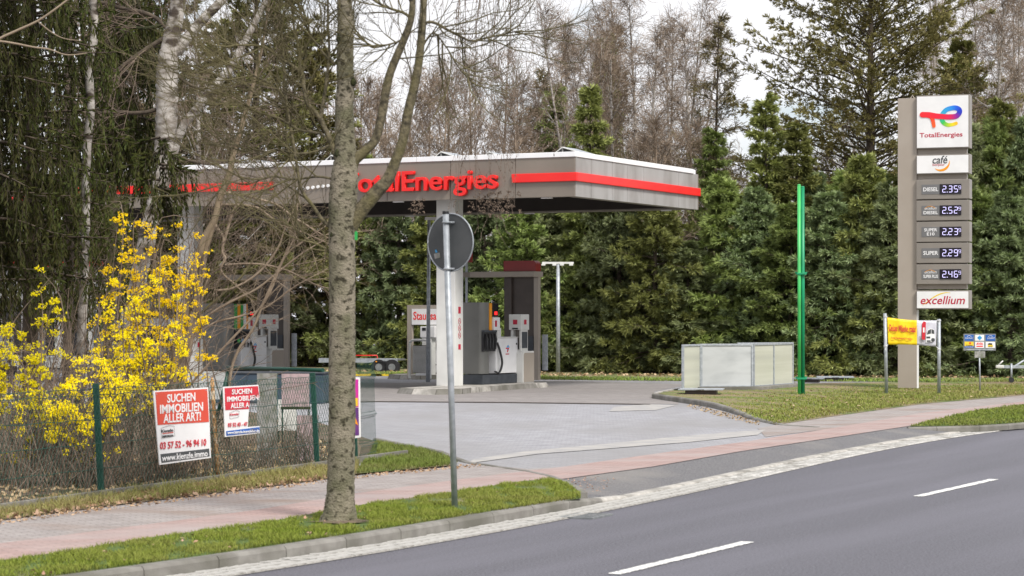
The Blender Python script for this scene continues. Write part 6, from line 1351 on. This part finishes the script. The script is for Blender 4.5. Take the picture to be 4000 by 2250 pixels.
# slim birch, brown trunks and mossy limb
Ob = Gd(330, HZ+CH*F/31.8); b2t = thing('birch_tree', 'slim white birch stem inside the dark spruce at left', 'birch', tuple(Ob), 0)
nm = NM(); limb(nm, loc([(300, 1870, 20), (315, 1400, 18), (332, 1000, 17), (335, 745, 17), (341, 559, 17), (354, 435, 16), (348, 248, 16), (372, 124, 16), (362, 0, 15), (360, -200, 12)], 31.8, Ob), 12, .04, rng); nm.build('trunk', M['bark_birch'], b2t, True)
for px, d, r_, lab, top in ((115, 31.5, 32, 'thick brown trunk at far left among yellow flowers', 300), (262, 36.5, 22, 'brown trunk left of the thick birch behind the shrub', 600)):
    Ob = Gd(px, HZ+CH*F/d); q_ = thing('tree_trunk', lab, 'tree', tuple(Ob), 0, 'brown trunks in the plot'); yb = HZ+CH*F/d
    nm = NM(); limb(nm, loc([(px, yb+30, r_*1.3), (px, yb-150, r_), (px+4, 1100, r_*.9), (px+10, 700, r_*.8), (px+5, 100, r_*.7), (px, -300, r_*.5)], d, Ob), 14, .05, rng); nm.build('trunk', M['bark_dark'], q_, True)
    nm = NM(); tr_ = resamp(np.array(loc([(px, 1500, 1), (px+4, 1100, 1), (px+10, 700, 1), (px, 0, 1)], d, Ob))[:, :3], 10); twigs(nm, tr_, 30, 1.2, .007, rng, ang=1.3, up=-.03, sub=5, subL=.4, subsub=2); nm.build('twigs', M['twig'], q_)['kind'] = 'stuff'
Ob = Gd(440, HZ+CH*F/37); q_ = thing('mossy_tree', 'olive green slanting mossy stem left of the birch fork', 'tree', tuple(Ob), 0)
nm = NM(); limb(nm, loc([(415, 1750, 15), (425, 1300, 14), (440, 800, 14), (462, 400, 14), (480, 186, 13), (497, 124, 12), (525, 20, 11), (560, -150, 8)], 37, Ob), 10, .04, rng); nm.build('trunk', M['bark_limb'], q_, True)

# ------------------------------------------------ dark drooping spruce at the left
rng = np.random.default_rng(202)
def drooping(px, d, lab, z0, z1, Lmin, Lmax, seed, nb=7, dz=.30, strands=17, amin=0, amax=6.283):
    rng = np.random.default_rng(seed); Ob = Gd(px, HZ+CH*F/d); t = thing('drooping_spruce', lab, 'spruce', tuple(Ob), 0, 'drooping spruces at the left')
    st = []; di = []; ln = []
    for z in np.arange(z0, z1, dz):
        for j in range(nb):
            a = amin+(amax-amin)*(j+rng.random())/nb; st.append((0, 0, z+rng.normal()*.08)); di.append((math.cos(a), math.sin(a), .12)); ln.append(rng.uniform(Lmin, Lmax))
    st, di, ln = map(np.array, (st, di, ln)); pts = grow(st, di, ln, 6, .06, [-.05, -.08, -.08, -.04, .02, .05], rng); wood = NM(); ribs(wood, pts, .022, .005, 4)
    p, T, tt, bi = sample(pts, strands, .12, 1., rng); d_ = side(T, 1.1, rng, .8)*.5; d_[:, 2] -= .7; sl = (.35+.75*rng.random(len(p)))*(1-.45*tt); s1 = grow(p, d_, sl, 5, .07, -.35, rng); ribs(wood, s1, .004, .002, 3)
    nee = NM(); q, Tq, tq, bj = sample(s1, 15, .03, 1., rng); dd = side(Tq, .55, rng); dd[:, 2] -= .35; tv = np.clip(tt[bj]*.5+.35*tq+rng.normal(size=len(q))*.15, 0, 1); spindles(nee, q, q+nrm(dd)*(.07+.06*rng.random(len(q)))[:, None], .022, rng, tip0=tv*.3, tip1=tv)
    q, Tq, tq, bj = sample(pts, 26, .2, 1., rng); dd = side(Tq, .7, rng, .6); spindles(nee, q, q+nrm(dd)*.13, .03, rng, tip0=tq*.3, tip1=tq*.9)
    o = nee.build('crown', M['needle_dark'], t); o['kind'] = 'stuff'; wood.build('branches', M['bark_dark'], t)['kind'] = 'stuff'; return t
drooping(112, 31.5, 'dark spruce with long drooping twigs filling the upper left corner', 2.75, 7.4, .9, 1.6, 5, nb=7, dz=.31, strands=10)
drooping(-60, 30, 'dark spruce cut by the left picture edge', 2.6, 7.4, .6, 1.2, 6, nb=6, dz=.36, strands=9)
drooping(470, 35.5, 'drooping lighter green spruce boughs left of the birch fork', 4.6, 7.2, .4, .95, 9, nb=5, dz=.32, strands=11)
drooping(625, 33.2, 'small dark hanging spruce boughs in front of the thick birch trunk', 4.0, 4.7, .25, .6, 10, nb=4, dz=.30, strands=8)
drooping(330, 40, 'drooping spruce behind the slim birch stem', 2.4, 8.4, .6, 1.5, 8, nb=6, dz=.38, strands=9)

# ------------------------------------------------ shrub tree with long arching twigs
rng = np.random.default_rng(303); DS = 33.; Ob = Gd(650, HZ+CH*F/DS); stt = thing('shrub_tree', 'multi-stemmed smooth brown shrub tree with long arching twigs above the property adverts', 'shrub tree', tuple(Ob), 0)
SP = []
def stem(rows, d=DS, m='bark_brown', k=9):
    nm = NM(); c, r = limb(nm, loc(rows, d, Ob), k, .015, rng); nm.build('stem', M[m], stt, True); SP.append(resamp(c, 12)); return c
stem([(652, 1830, 22), (668, 1600, 19), (682, 1449, 19), (707, 1310, 18), (726, 1207, 18), (745, 1103, 17), (776, 1000, 16), (800, 930, 15), (838, 857, 14), (859, 771, 14), (878, 725, 13), (895, 680, 13), (915, 590, 11), (935, 528, 10), (969, 404, 9), (1000, 290, 7), (1030, 150, 5), (1050, 0, 4)], k=12)
stem([(672, 1830, 15), (695, 1600, 14), (712, 1449, 14), (738, 1300, 13), (760, 1180, 12), (782, 1080, 12), (800, 1000, 11), (822, 920, 10), (850, 840, 9)])
stem([(690, 1800, 9), (720, 1500, 9), (745, 1350, 8), (775, 1210, 7), (815, 1085, 7)], m='twig_pale')
stem([(832, 865, 7), (855, 900, 6), (873, 930, 6), (868, 985, 5.5), (880, 1010, 5.5), (862, 1050, 5), (885, 1085, 4), (925, 1112, 3)], m='twig_pale')
stem([(872, 960, 5), (890, 890, 6), (905, 840, 5.5), (922, 800, 5), (928, 760, 3.5)], m='twig_pale')
stem([(860, 775, 6), (880, 755, 6), (935, 757, 5.5), (1000, 775, 5), (1080, 800, 4.5), (1150, 850, 4), (1230, 900, 3), (1290, 935, 2)], m='twig_pale')
stem([(850, 800, 5), (920, 800, 5), (1000, 810, 4.5), (1060, 850, 4), (1110, 880, 4), (1200, 915, 3), (1290, 955, 2)], m='twig_pale')
stem([(690, 1560, 5), (800, 1440, 5), (900, 1330, 5), (985, 1240, 4.5), (1050, 1150, 4.5), (1112, 1005, 4), (1175, 950, 3.5), (1290, 870, 2)], m='twig_pale')
stem([(888, 1700, 6), (898, 1480, 6), (930, 1370, 6), (985, 1290, 5.5), (1030, 1180, 5), (1075, 1080, 5), (1112, 1000, 4.5), (1150, 920, 3), (1165, 780, 2)], m='twig_pale')
stem([(735, 1300, 5), (800, 1240, 5), (900, 1180, 5), (1000, 1130, 4.5), (1090, 1060, 4), (1180, 990, 3), (1280, 930, 2)], m='twig_pale')
stem([(845, 1135, 5), (900, 1128, 5), (970, 1095, 4.5), (1035, 1040, 4.5), (1090, 960, 4), (1110, 900, 3), (1160, 790, 2)], m='twig_pale')
stem([(735, 1300, 6), (790, 1220, 5.5), (870, 1150, 5), (960, 1060, 4), (1020, 950, 3)], m='twig_olive')
stem([(720, 1345, 5), (830, 1265, 4.5), (940, 1235, 4), (1040, 1200, 3), (1150, 1120, 2.2), (1280, 1050, 1.5)], m='twig_pale')
stem([(880, 1035, 4), (960, 1030, 4), (1040, 1035, 3.5), (1130, 1060, 3), (1230, 1110, 2), (1300, 1130, 1.5)], m='twig_pale')
nm = NM(); twigs(nm, np.concatenate(SP[3:]), 11, .75, .005, rng, ang=.6, up=.02, wig=.08, sub=4, subL=.4, subsub=2); nm.build('twigs', M['twig_pale'], stt)['kind'] = 'stuff'
nm = NM(); twigs(nm, np.concatenate(SP[:3]), 26, 1.2, .006, rng, ang=.7, up=.06, wig=.08, sub=5, subL=.5, t0=.45, subsub=2); nm.build('twigs', M['twig'], stt)['kind'] = 'stuff'

# ------------------------------------------------ forsythia
rng = np.random.default_rng(404)
def forsythia(lab, base, d, targets, seed, fl=1.):
    rng = np.random.default_rng(seed); O_ = Gd(base, HZ+CH*F/d); t = thing('forsythia_bush', lab, 'forsythia', tuple(O_), 0, 'yellow flowering bushes behind the fence'); wd = NM(); pe = NM()
    for (tx, ty, sx, sy, n) in targets:
        for k in range(max(2, int(n*(.25 if ty < 1420 else .13)))):
            dd = max(d+rng.normal()*.4, float(np.interp(tx, [-300, 376, 1259], [25.0, 27.0, 32.0]))+.45); e = A(tx+rng.normal()*sx, ty+rng.normal()*sy, dd)-O_; e[2] = max(.12, e[2])
            s_ = np.array([rng.normal()*.35+(e[0])*.45, rng.normal()*.25, 0]); h = e[2]; side_ = rng.normal()*.2
            mid = s_*.45+e*.55; mid[2] = h*rng.uniform(.55, .95)+.12; mid[0] += side_
            c, r = limb(wd, [(*s_, .010), (*(s_*.8+mid*.2+np.array([0, 0, h*.15])), .009), (*mid, .007), (*e, .003)], 4, 0, None, step=4)
            P = resamp(c, 10); p, T, tt, bi = sample(P, 5, .35, 1., rng); b1 = grow(p, side(T, .5, rng), .20*(.4+rng.random(len(p))), 3, .12, .03, rng); ribs(wd, b1, .0028, .0015, 3)
            cs, _, _, _ = sample(P, 3, .50, 1., rng); c2, _, _, _ = sample(b1[:4], 1, .5, 1., rng); cs = np.concatenate([cs, c2]); ncl = rng.integers(6, 34, len(cs)); cc = np.repeat(cs, ncl, 0)
            q = cc+rng.normal(size=cc.shape)*np.array([.036, .026, .020])
            keep = rng.random(len(q)) < .85; q = q[keep]
            c5 = np.repeat(q, 6, 0); d5 = nrm(rng.normal(size=(len(c5), 3))+np.array([0, -.35, -.25])); tv = .3+.7*rng.random(len(c5)); spindles(pe, c5, c5+d5*(.014+.012*rng.random(len(c5)))[:, None], .0105, rng, tip0=tv*.4, tip1=tv, planes=2, mid=.6)
    wd.build('stems', M['twig'], t)['kind'] = 'stuff'; pe.build('blossoms', M['forsythia'], t)['kind'] = 'stuff'
forsythia('tall forsythia bush flowering high in front of the thick birch', 560, 30.5, [(610, 880, 75, 45, 34), (720, 960, 70, 55, 34), (590, 1000, 50, 60, 22), (520, 850, 60, 18, 7), (420, 830, 40, 14, 5), (790, 1040, 25, 45, 7), (760, 900, 40, 25, 8), (700, 1050, 50, 40, 12)], 1)
forsythia('upright forsythia with yellow strands left of the beige van', 500, 30, [(560, 1110, 45, 55, 20), (520, 1230, 40, 60, 22), (570, 1280, 50, 50, 20), (640, 1110, 35, 40, 8), (450, 1250, 30, 50, 8), (640, 1290, 30, 25, 6), (430, 1340, 60, 50, 18), (560, 1400, 60, 40, 22)], 2)
forsythia('forsythia at the far left edge with dense yellow sprays', 10, 28.5, [(30, 1220, 35, 45, 16), (20, 1330, 50, 50, 20), (110, 1340, 45, 60, 18), (140, 1090, 12, 50, 5), (205, 1080, 14, 60, 8), (30, 1470, 70, 50, 36), (70, 1560, 90, 50, 36)], 3)
forsythia('low broad forsythia behind the left fence post', 260, 28.4, [(150, 1500, 90, 45, 44), (270, 1560, 80, 60, 42), (380, 1480, 80, 50, 34), (440, 1420, 70, 45, 24), (200, 1640, 120, 60, 34), (330, 1680, 80, 50, 20), (60, 1700, 100, 60, 22), (480, 1520, 40, 35, 7), (560, 1480, 30, 40, 5)], 4)
# brown tangle of bare stems behind the fence
for lab, x0, x1, y0, y1, d, n, sd, mm in (('tangled brown brushwood under the yellow bush at the left', -150, 420, 1480, 1900, 28.3, 180, 5, 'twig'), ('brown brushwood between the green fence post and the big property advert', 380, 720, 1440, 1850, 29.2, 120, 6, 'twig'), ('low brown brambles below the smaller property advert', 720, 1260, 1680, 1850, 31.5, 130, 7, 'twig'), ('brushwood tangle at mid height around the brown trunks', -100, 620, 1050, 1500, 31.2, 200, 8, 'twig')):
    rng = np.random.default_rng(sd); O_ = Gd((x0+x1)/2, HZ+CH*F/d); t = thing('brushwood', lab, 'brushwood', tuple(O_), 0, 'brushwood in the plot behind the fence'); nm = NM()
    px = rng.uniform(x0, x1, n); st = np.array([Gd(p, HZ+CH*F/max(d+rng.normal()*.5, float(np.interp(p, [-300, 376, 1259], [25.0, 26.9, 32.0]))+.55)) for p in px])-O_; hgt = np.array([Zp(rng.uniform(y0, y1), d) for _ in range(n)]); ln = np.clip(hgt*1.35, .3, 5); di = np.c_[rng.normal(size=n)*.42, .12+np.abs(rng.normal(size=n))*.25, np.ones(n)]
    b1 = grow(st, di, ln, 8, .09, [.05, 0, -.05, -.1, -.12, -.14, -.14, -.1], rng); ribs(nm, b1, .0085, .003, 4)
    p, T, tt, bi = sample(b1, 5, .25, 1., rng); b2 = grow(p, side(T, .7, rng), .35*(.4+rng.random(len(p))), 4, .12, -.02, rng); ribs(nm, b2, .0035, .0015, 3)
    nm.build('stems', M[mm], t)['kind'] = 'stuff'
    if sd in (5, 7):
        pass
# upper left arching bare twigs
O_ = Gd(-60, HZ+CH*F/27); t = thing('bare_branch', 'pale bare branches reaching in from the upper left edge', 'branch', tuple(O_), 0); PP = []
for rows in ([(-80, 200, 6), (0, 150, 5), (60, 122, 5), (150, 80, 4.5), (230, 25, 4), (300, -30, 3)], [(-80, 158, 5), (0, 161, 4), (60, 170, 4), (130, 184, 3.5), (190, 192, 3), (260, 214, 2.5), (340, 208, 1.5)], [(150, 85, 2.5), (200, 125, 2.5), (250, 150, 2), (320, 160, 1.2)]):
    nm = NM(); c, r = limb(nm, loc(rows, 27, O_), 6, .02, rng); nm.build('limb', M['twig_pale'], t, True); PP.append(resamp(c, 8))
rootp = NM(); limb(rootp, loc([(-260, 2000, 16), (-250, 1200, 12), (-200, 600, 9), (-130, 300, 7), (-80, 200, 6)], 27, O_), 8, .02, rng); limb(rootp, loc([(-130, 300, 7), (-100, 200, 6), (-80, 158, 5)], 27, O_), 8, .02, rng); rootp.build('trunk', M['bark_brown'], t, True)

# ------------------------------------------------ person fuelling
pn = thing('person', 'person in dark blue clothes with short hair standing between column and pump', 'person', (Xp(812, 72.5), 72.5, 0), math.radians(-60), None)
def skin_mesh(name, verts, edges, rad, m, parent, root=0, sub=2):
    me = bpy.data.meshes.new(name); me.from_pydata(verts, edges, []); o = link(name, me, parent, None); md = o.modifiers.new('skin', 'SKIN')
    for v, r_ in zip(me.skin_vertices[0].data, rad): v.radius = r_ if isinstance(r_, tuple) else (r_, r_)
    me.skin_vertices[0].data[root].use_root = True; md.use_smooth_shade = True; s_ = o.modifiers.new('sub', 'SUBSURF'); s_.levels = s_.render_levels = sub
    me.materials.append(m); return o
V = [(0, 0, .98), (0, 0, 1.15), (0, .0, 1.38), (0, 0, 1.50), (0, .01, 1.58), (-.10, 0, .92), (-.11, .02, .5), (-.11, -.02, .08), (-.11, .13, .04), (.10, 0, .92), (.13, .03, .5), (.14, 0, .08), (.15, .15, .04), (-.19, 0, 1.43), (-.26, .04, 1.15), (-.22, .24, 1.05), (.19, 0, 1.43), (.27, .02, 1.14), (.25, .20, .98)]
E = [(0, 1), (1, 2), (2, 3), (3, 4), (0, 5), (5, 6), (6, 7), (7, 8), (0, 9), (9, 10), (10, 11), (11, 12), (2, 13), (13, 14), (14, 15), (2, 16), (16, 17), (17, 18)]
R_ = [(.15, .11), (.145, .11), (.17, .12), (.07, .07), .055, (.09, .09), .065, .045, .04, (.09, .09), .065, .045, .04, .065, .05, .04, .065, .05, .04]
body = skin_mesh('body', V, E, R_, M['navy'], pn)
hd = B(); hd.sphere((0, .02, 1.70), .095, (.85, 1., 1.22), 16); hd.sphere((0, .115, 1.69), .018, (1, 1.2, 1.5), 8); hd.sphere((-.085, .01, 1.69), .02, (.5, 1, 1.5), 8); hd.sphere((.085, .01, 1.69), .02, (.5, 1, 1.5), 8); hd.build('head', M['skin'], pn)
hr = B(); hr.sphere((0, -.0, 1.735), .098, (.88, 1., 1.05), 16); hr.build('hair', M['hair'], pn)
for sx, p in ((-1, (-.22, .24, 1.05)), (1, (.25, .20, .98))):
    hv = [p, (p[0], p[1]+.06, p[2]-.01)]; he = [(0, 1)]; hrn = [.032, .034]
    for k in range(4): hv += [(p[0]+(k-1.5)*.02, p[1]+.10, p[2]-.02), (p[0]+(k-1.5)*.022, p[1]+.135+.008*(k in (1, 2)), p[2]-.045)]; i = len(hv); he += [(1, i-2), (i-2, i-1)]; hrn += [.010, .008]
    hv += [(p[0]-sx*.045, p[1]+.06, p[2]-.02), (p[0]-sx*.05, p[1]+.09, p[2]-.04)]; i = len(hv); he += [(0, i-2), (i-2, i-1)]; hrn += [.011, .009]
    skin_mesh('hand', hv, he, hrn, M['skin'], pn, 0, 1)
